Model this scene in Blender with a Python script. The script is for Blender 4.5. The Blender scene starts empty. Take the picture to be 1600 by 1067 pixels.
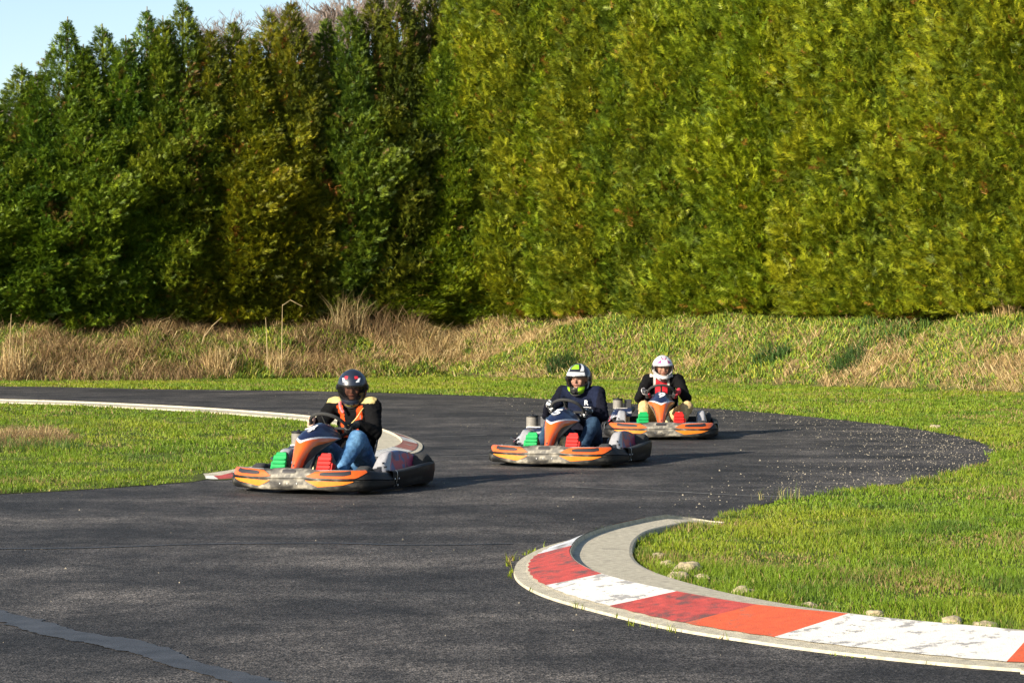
import bpy, bmesh, math, random
import numpy as np
from mathutils import Vector, Matrix
from mathutils.geometry import tessellate_polygon
R = math.radians
rng = np.random.default_rng(11)
random.seed(11)
S = bpy.context.scene
COL = S.collection

# ------------------------------------------------------------ camera, sky, sun
F, H, YH = 3500.0, 1.45, 500.0          # focal length in photo pixels, eye height, horizon row
cam_d = bpy.data.cameras.new('camera'); cam = bpy.data.objects.new('camera', cam_d); COL.objects.link(cam)
cam_d.sensor_width = 36; cam_d.lens = F/1600*36; cam_d.clip_start = .1; cam_d.clip_end = 3000
cam.location = (0, 0, H); cam.rotation_euler = (R(90)-math.atan(33.5/F), 0, 0)
S.camera = cam
SUN_EL = 21.5
sd = Vector((-.77, -.64, 0)).normalized()
to_sun = Vector((sd.x*math.cos(R(SUN_EL)), sd.y*math.cos(R(SUN_EL)), math.sin(R(SUN_EL))))
w = bpy.data.worlds.new('World'); S.world = w; w.use_nodes = True
nt = w.node_tree
sky = nt.nodes.new('ShaderNodeTexSky'); sky.sky_type = 'NISHITA'; sky.sun_disc = False
sky.sun_elevation = R(SUN_EL); sky.sun_rotation = math.atan2(sd.x, sd.y); sky.air_density = 1.0; sky.dust_density = .6
nt.links.new(sky.outputs[0], nt.nodes['Background'].inputs[0]); nt.nodes['Background'].inputs[1].default_value = .078
sl = bpy.data.lights.new('sun', 'SUN'); sl.energy = 5.0; sl.angle = R(.5); sl.color = (1, .90, .74)
sun = bpy.data.objects.new('sun', sl); COL.objects.link(sun); sun.location = (-30, -30, 30)
sun.rotation_euler = (-to_sun).to_track_quat('-Z', 'Y').to_euler()
S.view_settings.view_transform = 'Standard'; S.view_settings.look = 'None'
S.view_settings.exposure = 1.35; S.view_settings.gamma = 1
S.cycles.max_bounces = 6; S.cycles.transparent_max_bounces = 12

# ------------------------------------------------------------ helpers
def gp(px, py):                          # photo pixel -> ground point
    d = F*H/(py-YH); return ((px-800)/F*d, d)
def hash01(ix, iy, iz, seed):
    n = (ix*374761393 + iy*668265263 + iz*2147483647 + seed*974711) & 0xffffffff
    n = ((n ^ (n >> 13))*1274126177) & 0xffffffff
    n = ((n ^ (n >> 16))*2246822519) & 0xffffffff
    return ((n ^ (n >> 15)) & 0xffffff)/float(0xffffff)
def vnoise(P, f, seed=0):                # value noise 0..1
    P = np.asarray(P, float)*f
    if P.shape[1] == 2: P = np.c_[P, np.zeros(len(P))]
    i = np.floor(P).astype(np.int64); t = P-i; t = t*t*(3-2*t); o = np.zeros(len(P))
    for a in (0, 1):
        for b in (0, 1):
            for c in (0, 1):
                wt = (t[:, 0] if a else 1-t[:, 0])*(t[:, 1] if b else 1-t[:, 1])*(t[:, 2] if c else 1-t[:, 2])
                o += wt*hash01(i[:, 0]+a, i[:, 1]+b, i[:, 2]+c, seed)
    return o
def fbm(P, f, seed=0, octs=3):
    o = 0; a = .5; s = 0
    for k in range(octs): o = o+a*vnoise(P, f*2**k, seed+k*7); s += a; a *= .5
    return o/s
def catmull(pts, n=10):
    P = [np.array(p, float) for p in pts]; P = [2*P[0]-P[1]]+P+[2*P[-1]-P[-2]]; out = []
    for i in range(1, len(P)-2):
        a, b, c, d = P[i-1:i+3]
        for k in range(n):
            t = k/n; out.append(.5*(2*b+(c-a)*t+(2*a-5*b+4*c-d)*t*t+(3*b-a-3*c+d)*t**3))
    out.append(P[-2]); return np.array(out)
def resample(P, n):
    P = np.asarray(P, float); s = np.r_[0, np.cumsum(np.linalg.norm(np.diff(P, axis=0), axis=1))]
    t = np.linspace(0, s[-1], n); return np.stack([np.interp(t, s, P[:, k]) for k in range(P.shape[1])], 1)
def inside(pts, poly):
    x, y = pts[:, 0], pts[:, 1]; r = np.zeros(len(pts), bool); n = len(poly); j = n-1
    for i in range(n):
        xi, yi = poly[i]; xj, yj = poly[j]
        if yi != yj:
            r ^= ((yi > y) != (yj > y)) & (x < (xj-xi)*(y-yi)/(yj-yi)+xi)
        j = i
    return r
def tag(o, label=None, cat=None, group=None, kind=None):
    if label: o['label'] = label
    if cat: o['category'] = cat
    if group: o['group'] = group
    if kind: o['kind'] = kind
    return o
def empty(name, loc, rz=0, label=None, cat=None, group=None):
    o = bpy.data.objects.new(name, None); o.empty_display_size = .2; COL.objects.link(o); o.location = loc; o.rotation_euler = (0, 0, rz)
    return tag(o, label, cat, group)
def link(name, me, mats=None, parent=None, loc=None):
    o = bpy.data.objects.new(name, me); COL.objects.link(o)
    if mats is not None:
        me.materials.clear()
        for m in (mats if isinstance(mats, (list, tuple)) else [mats]): me.materials.append(m)
    if parent: o.parent = parent
    if loc is not None: o.location = loc
    return o
def copy_tree(o, parent=None):
    c = o.copy(); COL.objects.link(c)
    if parent: c.parent = parent
    for ch in list(o.children): copy_tree(ch, c)
    return c
def set_col(me, cols):
    a = me.color_attributes.new('Col', 'FLOAT_COLOR', 'POINT')
    c = np.ones((len(me.vertices), 4), np.float32); c[:, :3] = cols
    a.data.foreach_set('color', c.ravel())
def mesh_np(name, V, faces_idx, sizes, cols=None, smooth=False):
    me = bpy.data.meshes.new(name); V = np.asarray(V, np.float32)
    me.vertices.add(len(V)); me.vertices.foreach_set('co', V.ravel())
    me.loops.add(len(faces_idx)); me.loops.foreach_set('vertex_index', np.asarray(faces_idx, np.int32))
    st = np.r_[0, np.cumsum(sizes)[:-1]].astype(np.int32)
    me.polygons.add(len(sizes)); me.polygons.foreach_set('loop_start', st)
    me.polygons.foreach_set('use_smooth', np.full(len(sizes), smooth))
    me.update(calc_edges=True)
    if cols is not None: set_col(me, cols)
    return me
class MB:                                # collects shapes into one mesh
    def __init__(s): s.v = []; s.f = []; s.m = []
    def add(s, v, f, m=0):
        n = len(s.v); s.v += [tuple(p) for p in v]; s.f += [tuple(i+n for i in q) for q in f]; s.m += [m]*len(f); return s
    def box(s, c, d, rot=None, m=0, taper=1.0):
        v = []
        for z in (-.5, .5):
            k = 1 if z < 0 else taper
            for x, y in ((-.5, -.5), (.5, -.5), (.5, .5), (-.5, .5)): v.append(Vector((x*d[0]*k, y*d[1]*k, z*d[2])))
        if rot is not None: v = [rot @ p for p in v]
        v = [p+Vector(c) for p in v]
        return s.add(v, [(3, 2, 1, 0), (4, 5, 6, 7), (0, 1, 5, 4), (1, 2, 6, 5), (2, 3, 7, 6), (3, 0, 4, 7)], m)
    def tube(s, pts, r, n=8, m=0, caps=True):
        pts = [Vector(p) for p in pts]; k = len(pts); rr = r if isinstance(r, (list, tuple)) else [r]*k
        v = []; t0 = None; u = None
        for i, p in enumerate(pts):
            t = (pts[min(i+1, k-1)]-pts[max(i-1, 0)]).normalized()
            if u is None: u = t.orthogonal().normalized()
            else: u = (u-t*u.dot(t)).normalized()
            w_ = t.cross(u)
            for j in range(n):
                a = 2*math.pi*j/n; v.append(p+(u*math.cos(a)+w_*math.sin(a))*rr[i])
        f = [(i*n+j, i*n+(j+1) % n, (i+1)*n+(j+1) % n, (i+1)*n+j) for i in range(k-1) for j in range(n)]
        if caps: f += [tuple(range(n-1, -1, -1)), tuple((k-1)*n+j for j in range(n))]
        return s.add(v, f, m)
    def lathe(s, c, axis, prof, n=24, m=0):   # prof: list of (distance along axis, radius)
        ax = Vector(axis).normalized(); u = ax.orthogonal().normalized(); w_ = ax.cross(u); v = []
        for h, r in prof:
            for j in range(n):
                a = 2*math.pi*j/n; v.append(Vector(c)+ax*h+(u*math.cos(a)+w_*math.sin(a))*r)
        k = len(prof); f = [(i*n+j, i*n+(j+1) % n, (i+1)*n+(j+1) % n, (i+1)*n+j) for i in range(k-1) for j in range(n)]
        if prof[0][1] > 1e-4: f.append(tuple(range(n-1, -1, -1)))
        if prof[-1][1] > 1e-4: f.append(tuple((k-1)*n+j for j in range(n)))
        return s.add(v, f, m)
    def grid(s, rows, m=0, closed=False):
        k = len(rows); n = len(rows[0]); v = [p for r in rows for p in r]; e = n if closed else n-1
        return s.add(v, [(i*n+j, i*n+(j+1) % n, (i+1)*n+(j+1) % n, (i+1)*n+j) for i in range(k-1) for j in range(e)], m)
    def build(s, name, mats, parent=None, smooth=True, bevel=0, solid=0, off=(0, 0, 0), col=None, colv=None):
        me = bpy.data.meshes.new(name); me.from_pydata([(p[0]-off[0], p[1]-off[1], p[2]-off[2]) for p in s.v], [], s.f); me.update()
        o = link(name, me, mats, parent)
        me.polygons.foreach_set('material_index', s.m)
        me.polygons.foreach_set('use_smooth', [bool(smooth)]*len(s.f))
        if smooth: me.set_sharp_from_angle(angle=R(42))
        if col is not None: set_col(me, np.array([col(*p) for p in s.v]))
        if colv is not None: set_col(me, colv(np.array([tuple(p) for p in s.v], float)))
        if solid: md = o.modifiers.new('solid', 'SOLIDIFY'); md.thickness = solid; md.offset = -1
        if bevel: md = o.modifiers.new('bevel', 'BEVEL'); md.width = bevel; md.segments = 2; md.limit_method = 'ANGLE'
        return o

# ------------------------------------------------------------ materials
def nodes(name):
    m = bpy.data.materials.new(name); m.use_nodes = True; t = m.node_tree
    return m, t, t.nodes['Principled BSDF'], (lambda k: t.nodes.new(k)), t.links.new
def mixc(t, mode, fac=1.0):
    n = t.nodes.new('ShaderNodeMix'); n.data_type = 'RGBA'; n.blend_type = mode; n.inputs[0].default_value = fac; return n
def mat(name, col=(.5, .5, .5), rough=.5, metal=0, attr=False, var=.0, vscale=30, bump=0, bscale=200, spec=.5, coat=0, dirt=None):
    m, t, b, N, L = nodes(name)
    b.inputs['Roughness'].default_value = rough; b.inputs['Metallic'].default_value = metal
    b.inputs['Specular IOR Level'].default_value = spec; b.inputs['Coat Weight'].default_value = coat
    tc = N('ShaderNodeTexCoord')
    if attr: a = N('ShaderNodeAttribute'); a.attribute_name = 'Col'; src = a.outputs['Color']
    else: a = N('ShaderNodeRGB'); a.outputs[0].default_value = (*col, 1); src = a.outputs[0]
    if var:
        n = N('ShaderNodeTexNoise'); n.inputs['Scale'].default_value = vscale; n.inputs['Detail'].default_value = 6; L(tc.outputs['Object'], n.inputs[0])
        mr = N('ShaderNodeMapRange'); mr.inputs[1].default_value = .3; mr.inputs[2].default_value = .7; mr.inputs[3].default_value = 1-var; mr.inputs[4].default_value = 1+var
        L(n.outputs[0], mr.inputs[0]); x = mixc(t, 'MULTIPLY'); L(src, x.inputs[6]); L(mr.outputs[0], x.inputs[7]); src = x.outputs[2]
    if dirt:                               # scuffs and splashes with a shape of their own
        n = N('ShaderNodeTexNoise'); n.inputs['Scale'].default_value = dirt[1]; n.inputs['Detail'].default_value = 8; n.inputs['Roughness'].default_value = .7; L(tc.outputs['Object'], n.inputs[0])
        r = N('ShaderNodeValToRGB'); r.color_ramp.elements[0].position = dirt[2]; r.color_ramp.elements[1].position = dirt[2]+dirt[3]; L(n.outputs[0], r.inputs[0])
        x = mixc(t, 'MIX'); L(r.outputs[0], x.inputs[0]); L(src, x.inputs[6]); x.inputs[7].default_value = (*dirt[0], 1); src = x.outputs[2]
    L(src, b.inputs['Base Color'])
    if bump:
        n = N('ShaderNodeTexNoise'); n.inputs['Scale'].default_value = bscale; n.inputs['Detail'].default_value = 4; L(tc.outputs['Object'], n.inputs[0])
        bp = N('ShaderNodeBump'); bp.inputs['Strength'].default_value = bump; bp.inputs['Distance'].default_value = .01; L(n.outputs[0], bp.inputs['Height']); L(bp.outputs[0], b.inputs['Normal'])
    return m
def leaf_mat(name, trans=.35, tint=True, rough=.55, spec=.25):
    m, t, b, N, L = nodes(name); out = t.nodes['Material Output']
    a = N('ShaderNodeAttribute'); a.attribute_name = 'Col'; src = a.outputs['Color']
    if tint:
        oi = N('ShaderNodeObjectInfo'); x = mixc(t, 'MULTIPLY'); L(src, x.inputs[6]); L(oi.outputs['Color'], x.inputs[7]); src = x.outputs[2]
    b.inputs['Roughness'].default_value = rough; b.inputs['Specular IOR Level'].default_value = spec
    L(src, b.inputs['Base Color']); tr = N('ShaderNodeBsdfTranslucent'); L(src, tr.inputs[0])
    mx = N('ShaderNodeMixShader'); mx.inputs[0].default_value = trans; L(b.outputs[0], mx.inputs[1]); L(tr.outputs[0], mx.inputs[2]); L(mx.outputs[0], out.inputs['Surface'])
    return m
def asphalt_mat():
    m, t, b, N, L = nodes('asphalt'); tc = N('ShaderNodeTexCoord')
    def noise(scale, det=3, vec=None, rough=.5):
        n = N('ShaderNodeTexNoise'); n.inputs['Scale'].default_value = scale; n.inputs['Detail'].default_value = det; n.inputs['Roughness'].default_value = rough
        L(vec or tc.outputs['Object'], n.inputs[0]); return n.outputs[0]
    def ramp(src, p0, c0, p1, c1):
        r = N('ShaderNodeValToRGB'); r.color_ramp.elements[0].position = p0; r.color_ramp.elements[0].color = (*c0, 1)
        r.color_ramp.elements[1].position = p1; r.color_ramp.elements[1].color = (*c1, 1); L(src, r.inputs[0]); return r.outputs[0]
    def mul(a, c, mode='MULTIPLY', f=1.0):
        x = mixc(t, mode, f); L(a, x.inputs[6]); L(c, x.inputs[7]); return x.outputs[2]
    base = ramp(noise(.7, 4), .36, (.0195, .0197, .0212), .66, (.046, .0445, .0445))
    mp = N('ShaderNodeMapping'); mp.inputs['Scale'].default_value = (.5, 1.25, 1); mp.inputs['Rotation'].default_value = (0, 0, R(14)); L(tc.outputs['Object'], mp.inputs[0])
    streak = ramp(noise(.8, 4, mp.outputs[0], .55), .40, (.62, .62, .64), .66, (1.55, 1.5, 1.44))
    v = N('ShaderNodeTexVoronoi'); v.inputs['Scale'].default_value = 95; L(tc.outputs['Object'], v.inputs[0])
    grain = ramp(v.outputs['Color'], .1, (.06, .06, .065), .95, (2.5, 2.46, 2.38))
    blot = ramp(noise(3.2, 8, None, .68), .36, (.55, .55, .56), .66, (1.6, 1.56, 1.5))
    fine = ramp(noise(38, 3, None, .6), .35, (.6, .6, .6), .66, (1.45, 1.42, 1.4))
    c = mul(mul(mul(mul(base, streak), grain), blot), fine)
    sp = N('ShaderNodeTexVoronoi'); sp.inputs['Scale'].default_value = 60; L(tc.outputs['Object'], sp.inputs[0])
    pale = ramp(sp.outputs['Color'], .95, (0, 0, 0), .985, (.10, .095, .075))
    c = mul(c, pale, 'ADD', .8)
    L(c, b.inputs['Base Color']); b.inputs['Roughness'].default_value = .78; b.inputs['Specular IOR Level'].default_value = .25
    bp = N('ShaderNodeBump'); bp.inputs['Strength'].default_value = .7; bp.inputs['Distance'].default_value = .006; L(v.outputs['Distance'], bp.inputs['Height']); L(bp.outputs[0], b.inputs['Normal'])
    return m
def ground_mat():
    m, t, b, N, L = nodes('soil'); tc = N('ShaderNodeTexCoord')
    a = N('ShaderNodeAttribute'); a.attribute_name = 'Col'
    n = N('ShaderNodeTexNoise'); n.inputs['Scale'].default_value = 3; n.inputs['Detail'].default_value = 10; L(tc.outputs['Object'], n.inputs[0])
    r = N('ShaderNodeValToRGB'); r.color_ramp.elements[0].position = .3; r.color_ramp.elements[0].color = (.45, .45, .45, 1); r.color_ramp.elements[1].position = .7; r.color_ramp.elements[1].color = (1.5, 1.4, 1.3, 1)
    L(n.outputs[0], r.inputs[0]); x = mixc(t, 'MULTIPLY'); L(a.outputs['Color'], x.inputs[6]); L(r.outputs[0], x.inputs[7]); L(x.outputs[2], b.inputs['Base Color'])
    b.inputs['Roughness'].default_value = .95; b.inputs['Specular IOR Level'].default_value = .1
    return m
M = {}
M['asphalt'] = asphalt_mat(); M['soil'] = ground_mat()
M['tar'] = mat('tar seal', (.030, .031, .035), .6, var=.4, vscale=6, bump=.2, bscale=40)
M['concrete'] = mat('concrete', (.36, .325, .245), .9, var=.22, vscale=25, bump=.5, bscale=160, dirt=((.16, .15, .12), 5, .56, .14))
M['kerb_red'] = mat('red paint', (.36, .045, .034), .7, var=.25, vscale=18, bump=.4, bscale=120, dirt=((.10, .045, .04), 6, .50, .12))
M['kerb_orange'] = mat('orange red paint', (.50, .075, .02), .7, var=.15, vscale=18, bump=.4, bscale=120, dirt=((.28, .09, .05), 7, .58, .1))
M['kerb_white'] = mat('white paint', (.60, .575, .52), .7, var=.07, vscale=20, bump=.4, bscale=120, dirt=((.25, .24, .23), 9, .53, .05))
M['kerb_worn'] = mat('worn bluish white paint', (.45, .47, .50), .75, var=.3, vscale=12, bump=.4, bscale=120, dirt=((.14, .13, .13), 6, .50, .1))
M['kerb_faded'] = mat('faded red paint', (.30, .10, .07), .8, var=.3, vscale=12, bump=.4, bscale=120, dirt=((.3, .25, .2), 6, .56, .1))
M['grass'] = leaf_mat('grass', .4, tint=False); M['foliage'] = leaf_mat('foliage', .3); M['straw'] = leaf_mat('straw', .25, tint=False, rough=.7)
M['bark'] = mat('bark', (.16, .12, .085), .9, var=.3, vscale=8, bump=.4, bscale=30)
M['bare'] = mat('bare twigs', (.15, .118, .10), .9, var=.15)
M['stone'] = mat('limestone', (.30, .245, .15), .9, var=.25, vscale=14, bump=.6, bscale=60)
M['gravel'] = mat('gravel', (.21, .185, .14), .9, var=.3, vscale=60)

# ------------------------------------------------------------ ground, track
foot_x = [-60, -30, -13, -6, -1.6, 3, 8, 11, 20, 40, 80]; foot_y = [44, 50, 52.3, 55, 57, 53, 47, 43.5, 36, 30, 28]
bank_x = [-60, -14, -5, 0, 10, 80]; bank_h = [1.0, 1.12, 1.45, 1.55, 1.62, 1.7]
def foot(x): return np.interp(x, foot_x, foot_y)
def height(P):
    x, y = P[:, 0], P[:, 1]; d = y-foot(x); t = np.clip(d/4.6, 0, 1)
    z = np.interp(x, bank_x, bank_h)*(t*t*(3-2*t)*.55+.45*np.sqrt(np.clip(t, 0, 1)))
    z = z+np.where(d > 0, np.clip(d/1.5, 0, 1)*(.55*(fbm(P[:, :2]*np.array([[1, 1.3]]), .42, 3, 2)-.5)+.30*(fbm(P[:, :2], 1.3, 8, 2)-.5)), 0)
    k = np.clip((d-12)/95, 0, 1); z = z+k*k*(3-2*k)*(22.6+.44*np.clip(x, -50, 40))
    return z
xs = np.unique(np.r_[np.linspace(-900, -60, 12), np.linspace(-60, -22, 14), np.linspace(-22, 22, 111), np.linspace(22, 60, 14), np.linspace(60, 900, 12)])
ys = np.unique(np.r_[np.linspace(-300, 0, 5), np.linspace(0, 36, 8), np.linspace(36, 68, 108), np.linspace(68, 180, 40), np.linspace(180, 1500, 12)])
gx, gy = np.meshgrid(xs, ys); P2 = np.c_[gx.ravel(), gy.ravel()]; gz = height(P2)
n = len(xs); ii = (np.arange(len(ys)-1)[:, None]*n+np.arange(n-1)[None]).ravel()
q = np.stack([ii, ii+1, ii+n+1, ii+n], 1)
ddf = P2[:, 1]-foot(P2[:, 0])
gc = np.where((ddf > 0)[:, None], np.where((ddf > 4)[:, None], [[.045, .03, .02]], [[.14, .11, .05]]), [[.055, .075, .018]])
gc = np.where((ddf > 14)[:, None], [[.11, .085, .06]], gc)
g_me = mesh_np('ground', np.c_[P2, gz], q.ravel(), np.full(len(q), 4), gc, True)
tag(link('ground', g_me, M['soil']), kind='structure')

far = [gp(*p) for p in [(-60, 603), (0, 604), (100, 605), (200, 607.5), (300, 609), (400, 610), (500, 611.5), (600, 614), (700, 617), (800, 621), (900, 626.5), (1000, 632), (1100, 638), (1200, 645.5), (1300, 655), (1400, 666), (1470, 677), (1520, 688), (1548, 700), (1552, 714), (1530, 729), (1480, 743), (1420, 754), (1350, 764), (1280, 773), (1220, 783), (1170, 797), (1128, 811)]]
far = [(-45, 46.5), (-25, 49.5)] + far
k_out = [gp(*p) for p in [(1136, 819), (1100, 816.5), (1060, 817.5), (1000, 824), (950, 834), (900, 845), (850, 859), (815, 877), (804, 893), (808, 909), (830, 925), (870, 941), (950, 963), (1050, 986), (1200, 1010), (1350, 1029), (1500, 1044), (1600, 1051.5), (1750, 1061)]] + [(6, 8.4)]
k_in = [gp(*p) for p in [(1138, 821), (1105, 821), (1075, 824), (1020, 836), (998, 848), (989, 862), (990, 880), (1005, 895), (1040, 910), (1090, 925), (1150, 940), (1250, 959), (1350, 973), (1450, 984), (1600, 997), (1750, 1007)]] + [(6.2, 9.25)]
far_c = catmull(far, 6); ko = catmull(k_out, 10); ki = catmull(k_in, 10)
track_poly = np.vstack([far_c, ko, [[9, 7.6], [9, -8], [-45, -8]]])
def sheet(name, poly, z, m, kind='structure'):
    tri = tessellate_polygon([[Vector((p[0], p[1], 0)) for p in poly]])
    me = bpy.data.meshes.new(name); me.from_pydata([(p[0], p[1], z) for p in poly], [], [tuple(t) for t in tri]); me.update()
    bm = bmesh.new(); bm.from_mesh(me); bmesh.ops.recalc_face_normals(bm, faces=bm.faces)
    for f in bm.faces:
        if f.normal.z < 0: f.normal_flip()
    bm.to_mesh(me); bm.free()
    o = link(name, me, m)
    if kind: tag(o, kind=kind)
    return o
tp = track_poly.copy()
j = (vnoise(tp, 2.5, 5)-.5)*.18; tp[:len(far_c), 1] += j[:len(far_c)]
sheet('track', tp, .004, M['asphalt'])
i_out = [gp(*p) for p in [(-60, 626.5), (0, 628), (100, 630.5), (200, 634.5), (300, 639.5), (400, 646.5), (480, 653), (540, 660.5), (590, 670), (630, 681), (655, 692), (660, 700), (652, 708), (620, 716), (560, 724), (480, 733), (400, 744), (365, 749.5), (340, 751), (322, 750)]]
i_in = [gp(*p) for p in [(-60, 629.5), (0, 631), (100, 634), (200, 639), (300, 644.5), (400, 652), (480, 659), (530, 666), (565, 675), (585, 686), (590, 696), (580, 703), (550, 710), (500, 718), (430, 728), (370, 737), (345, 739.5), (312, 741)]]
io = catmull(i_out, 8); inn = catmull(i_in, 8)
low = [gp(*p) for p in [(300, 754), (200, 761), (100, 768), (0, 773), (-100, 777)]]
infield_poly = np.vstack([[(-30, 42)], io, catmull(low, 5), [(-14, 18.4), (-30, 18.8)]])
inf = sheet('infield', infield_poly, .008, M['soil']); set_col(inf.data, np.tile([[.06, .078, .018]], (len(inf.data.vertices), 1)))
# tar seams
def strip(name, pts, wd, z, m):
    P = resample(catmull([gp(*p) for p in pts], 8), 260); T = np.gradient(P, axis=0); T /= np.linalg.norm(T, axis=1)[:, None]; Nn = np.c_[-T[:, 1], T[:, 0]]
    ww = wd*(.75+.7*vnoise(P, 2.2, 9))[:, None]*.5; jit = (vnoise(P, 3, 4)[:, None]-.5)*wd*.4+(fbm(P, 14, 6, 3)[:, None]-.5)*wd*.45
    A = P+Nn*(ww+jit); B = P-Nn*(ww-jit); mb = MB(); mb.grid([[(*a, z) for a in A], [(*b, z) for b in B]])
    o = mb.build(name, m, smooth=False)
    if o.data.polygons[0].normal.z < 0: o.data.flip_normals()
    return tag(o, kind='structure')
strip('tar_seam', [(-80, 945), (0, 966), (80, 988), (200, 1012), (300, 1042), (400, 1068), (500, 1095)], .16, .008, M['tar'])
strip('tar_seam', [(-80, 862), (0, 859), (150, 857), (300, 852), (500, 850), (650, 853), (800, 851)], .04, .008, M['tar'])
M['scuff'] = mat('pale scuff', (.10, .097, .092), .8, var=.4, vscale=8)
for q_ in ([(680, 683), (760, 680)], [(660, 715), (770, 712)], [(700, 696), (840, 696)], [(900, 762), (1050, 769), (1180, 776), (1270, 777)], [(700, 640), (850, 648), (960, 655)]):
    strip('scuff_line', q_ if len(q_) > 2 else [q_[0], ((q_[0][0]+q_[1][0])/2, (q_[0][1]+q_[1][1])/2), q_[1]], .05, .007, M['scuff'])

# ------------------------------------------------------------ kerbs
def kerb(name, out, inn_, bounds, mats, pf, prof_h, label):
    n = 720 if len(bounds) > 12 else 240; O = resample(out, n); I = np.array([inn_[0]]+[inn_[-1]])
    Iq = resample(inn_, n)
    # pair each outer point with a smoothly advancing inner point
    idx = []
    for i in range(n):
        d = np.linalg.norm(Iq-O[i], axis=1)+.02*np.abs(np.arange(n)-i)/n*8; idx.append(int(np.argmin(d)))
    idx = np.maximum.accumulate(idx).astype(float); idx = np.convolve(np.pad(idx, n//30, 'edge'), np.ones(2*(n//30)+1)/(2*(n//30)+1), 'valid')
    Iq = np.stack([np.interp(idx, np.arange(n), Iq[:, k]) for k in (0, 1)], 1)
    s = np.linspace(0, 1, n); h = prof_h*np.clip(np.minimum(s, 1-s)/.05, .25, 1)
    def at(i, t, z): return (*(O[i]+(Iq[i]-O[i])*t), z)
    root = empty(name, (*O[n//2], 0)); tag(root, label, 'kerb'); off = (*O[n//2], 0)
    mb = MB(); rows = []
    for i in range(n):
        f = pf(s[i]); z = h[i]
        rows.append([at(i, -.01, -.01), at(i, 0, .2*z), at(i, .09, .25*z), at(i, f, .93*z), at(i, f+.02, .6*z), at(i, .97, .5*z), at(i, 1.0, .42*z), at(i, 1.01, -.03)])
    mb.grid(rows); o = mb.build('concrete_slab', M['concrete'], root, off=off, smooth=False)
    cuts = [0]+[int(round(b*(n-1))) for b in bounds]+[n-1]
    for a, b, m in zip(cuts[:-1], cuts[1:], mats):
        if m is None or b-a < 1: continue
        mb = MB(); rr = []
        jitter = [random.uniform(-.02, .02) for _ in range(2)]
        for i in range(a, b+1):
            f = pf(s[i]); z = h[i]
            rr.append([at(i, .11+.008*math.sin(i*1.7), .285*z+.004)]+[at(i, .11+(f-.11)*t, z*(.27+.66*t)+.004) for t in (.33, .66, .97)])
        mb.grid(rr); mb.build('paint_block', m, root, off=off, smooth=False)
    return root
n_ = 2400
def frac_of(out, p):
    O = resample(out, n_); return float(np.argmin(np.linalg.norm(O-np.array(p), axis=1)))/(n_-1)
fb = [frac_of(ko, gp(*p)) for p in [(1062, 817), (992, 826), (930, 838), (822, 873), (828, 923), (928, 957), (1040, 984), (1188, 1008), (1575, 1049)]]
pts_s = [0, fb[2], fb[3], fb[4], fb[6], fb[7], 1]
kerb('kerb', ko, ki, fb, [None, M['kerb_worn'], M['kerb_red'], M['kerb_worn'], M['kerb_red'], M['kerb_white'], M['kerb_red'], M['kerb_orange'], M['kerb_white'], M['kerb_orange']],
     lambda s: float(np.interp(s, pts_s, [.28, .32, .44, .5, .62, .72, .74])), .085, 'curved concrete kerb with red, orange and white painted blocks beside the right foreground grass')
ib = [.05, .2, .235, .33, .36, .42, .47, .5, .53, .56, .59, .62, .66, .70, .74, .80, .85, frac_of(io, gp(385, 746.5)), frac_of(io, gp(344, 751))]
im = [None, M['kerb_white'], M['kerb_faded'], M['kerb_white'], M['kerb_faded'], M['kerb_white'], M['kerb_faded'], M['kerb_faded'], M['kerb_white'], M['kerb_faded'], M['kerb_worn'], M['kerb_faded'], M['kerb_worn'], M['kerb_faded'], M['kerb_white'], M['kerb_faded'], M['kerb_white'], M['kerb_white'], M['kerb_red'], M['kerb_white']]
kerb('kerb', io, inn, ib, im, lambda s: .45, .07, 'long worn red and white kerb around the tip of the left grass infield behind the leading kart')
# ------------------------------------------------------------ karts
ORANGE = (.52, .085, .008); ORANGE2 = (.60, .16, .010); NAVY = (.008, .013, .040); WHITE = (.45, .45, .47)
M['plastic'] = mat('scuffed black bumper plastic', attr=True, rough=.55, var=.25, vscale=40, bump=.15, bscale=90, spec=.22)
M['black'] = mat('black plastic', (.009, .009, .010), .5, spec=.3, var=.3, vscale=30)
M['rubber'] = mat('rubber', (.02, .02, .02), .85, var=.3, vscale=60)
M['steel'] = mat('steel tube', (.35, .35, .36), .38, 1)
M['darksteel'] = mat('dark steel', (.05, .05, .055), .45, .6)
M['alloy'] = mat('engine alloy', (.42, .40, .36), .5, .6, var=.3, vscale=40)
M['orange'] = mat('orange sticker', ORANGE, .35, var=.12, vscale=30, coat=.3, dirt=((.25, .10, .04), 18, .62, .1))
M['amber'] = mat('amber sticker', ORANGE2, .35, var=.12, vscale=30, coat=.3, dirt=((.3, .14, .04), 18, .62, .1))
M['black_and_slot_shade'] = mat('black parts and slot shade', (.02, .018, .02), .4)
M['sticker_white'] = mat('white sticker', (.62, .62, .63), .4, var=.06)
M['panel'] = mat('glossy fairing paint', attr=True, rough=.3, coat=.35, var=.06, vscale=25)
M['graphic'] = mat('side pod graphic', attr=True, rough=.38, coat=.2, var=.1, vscale=30)
M['green'] = mat('green pedal plastic', (.001, .22, .055), .6, spec=.2, var=.15, vscale=25)
M['red'] = mat('red pedal plastic', (.34, .008, .006), .6, spec=.2, var=.15, vscale=25)
M['tank'] = mat('cream tank plastic', (.68, .58, .32), .45, var=.12, vscale=18)
M['filter'] = mat('grey filter', (.15, .14, .125), .65, var=.2, vscale=90)
M['seatm'] = mat('seat shell', (.025, .025, .03), .4)
def cr(pts, n=6): return [Vector((*p, 0)[:3]) if len(p) == 2 else Vector(p) for p in catmull(pts, n)]
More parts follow.
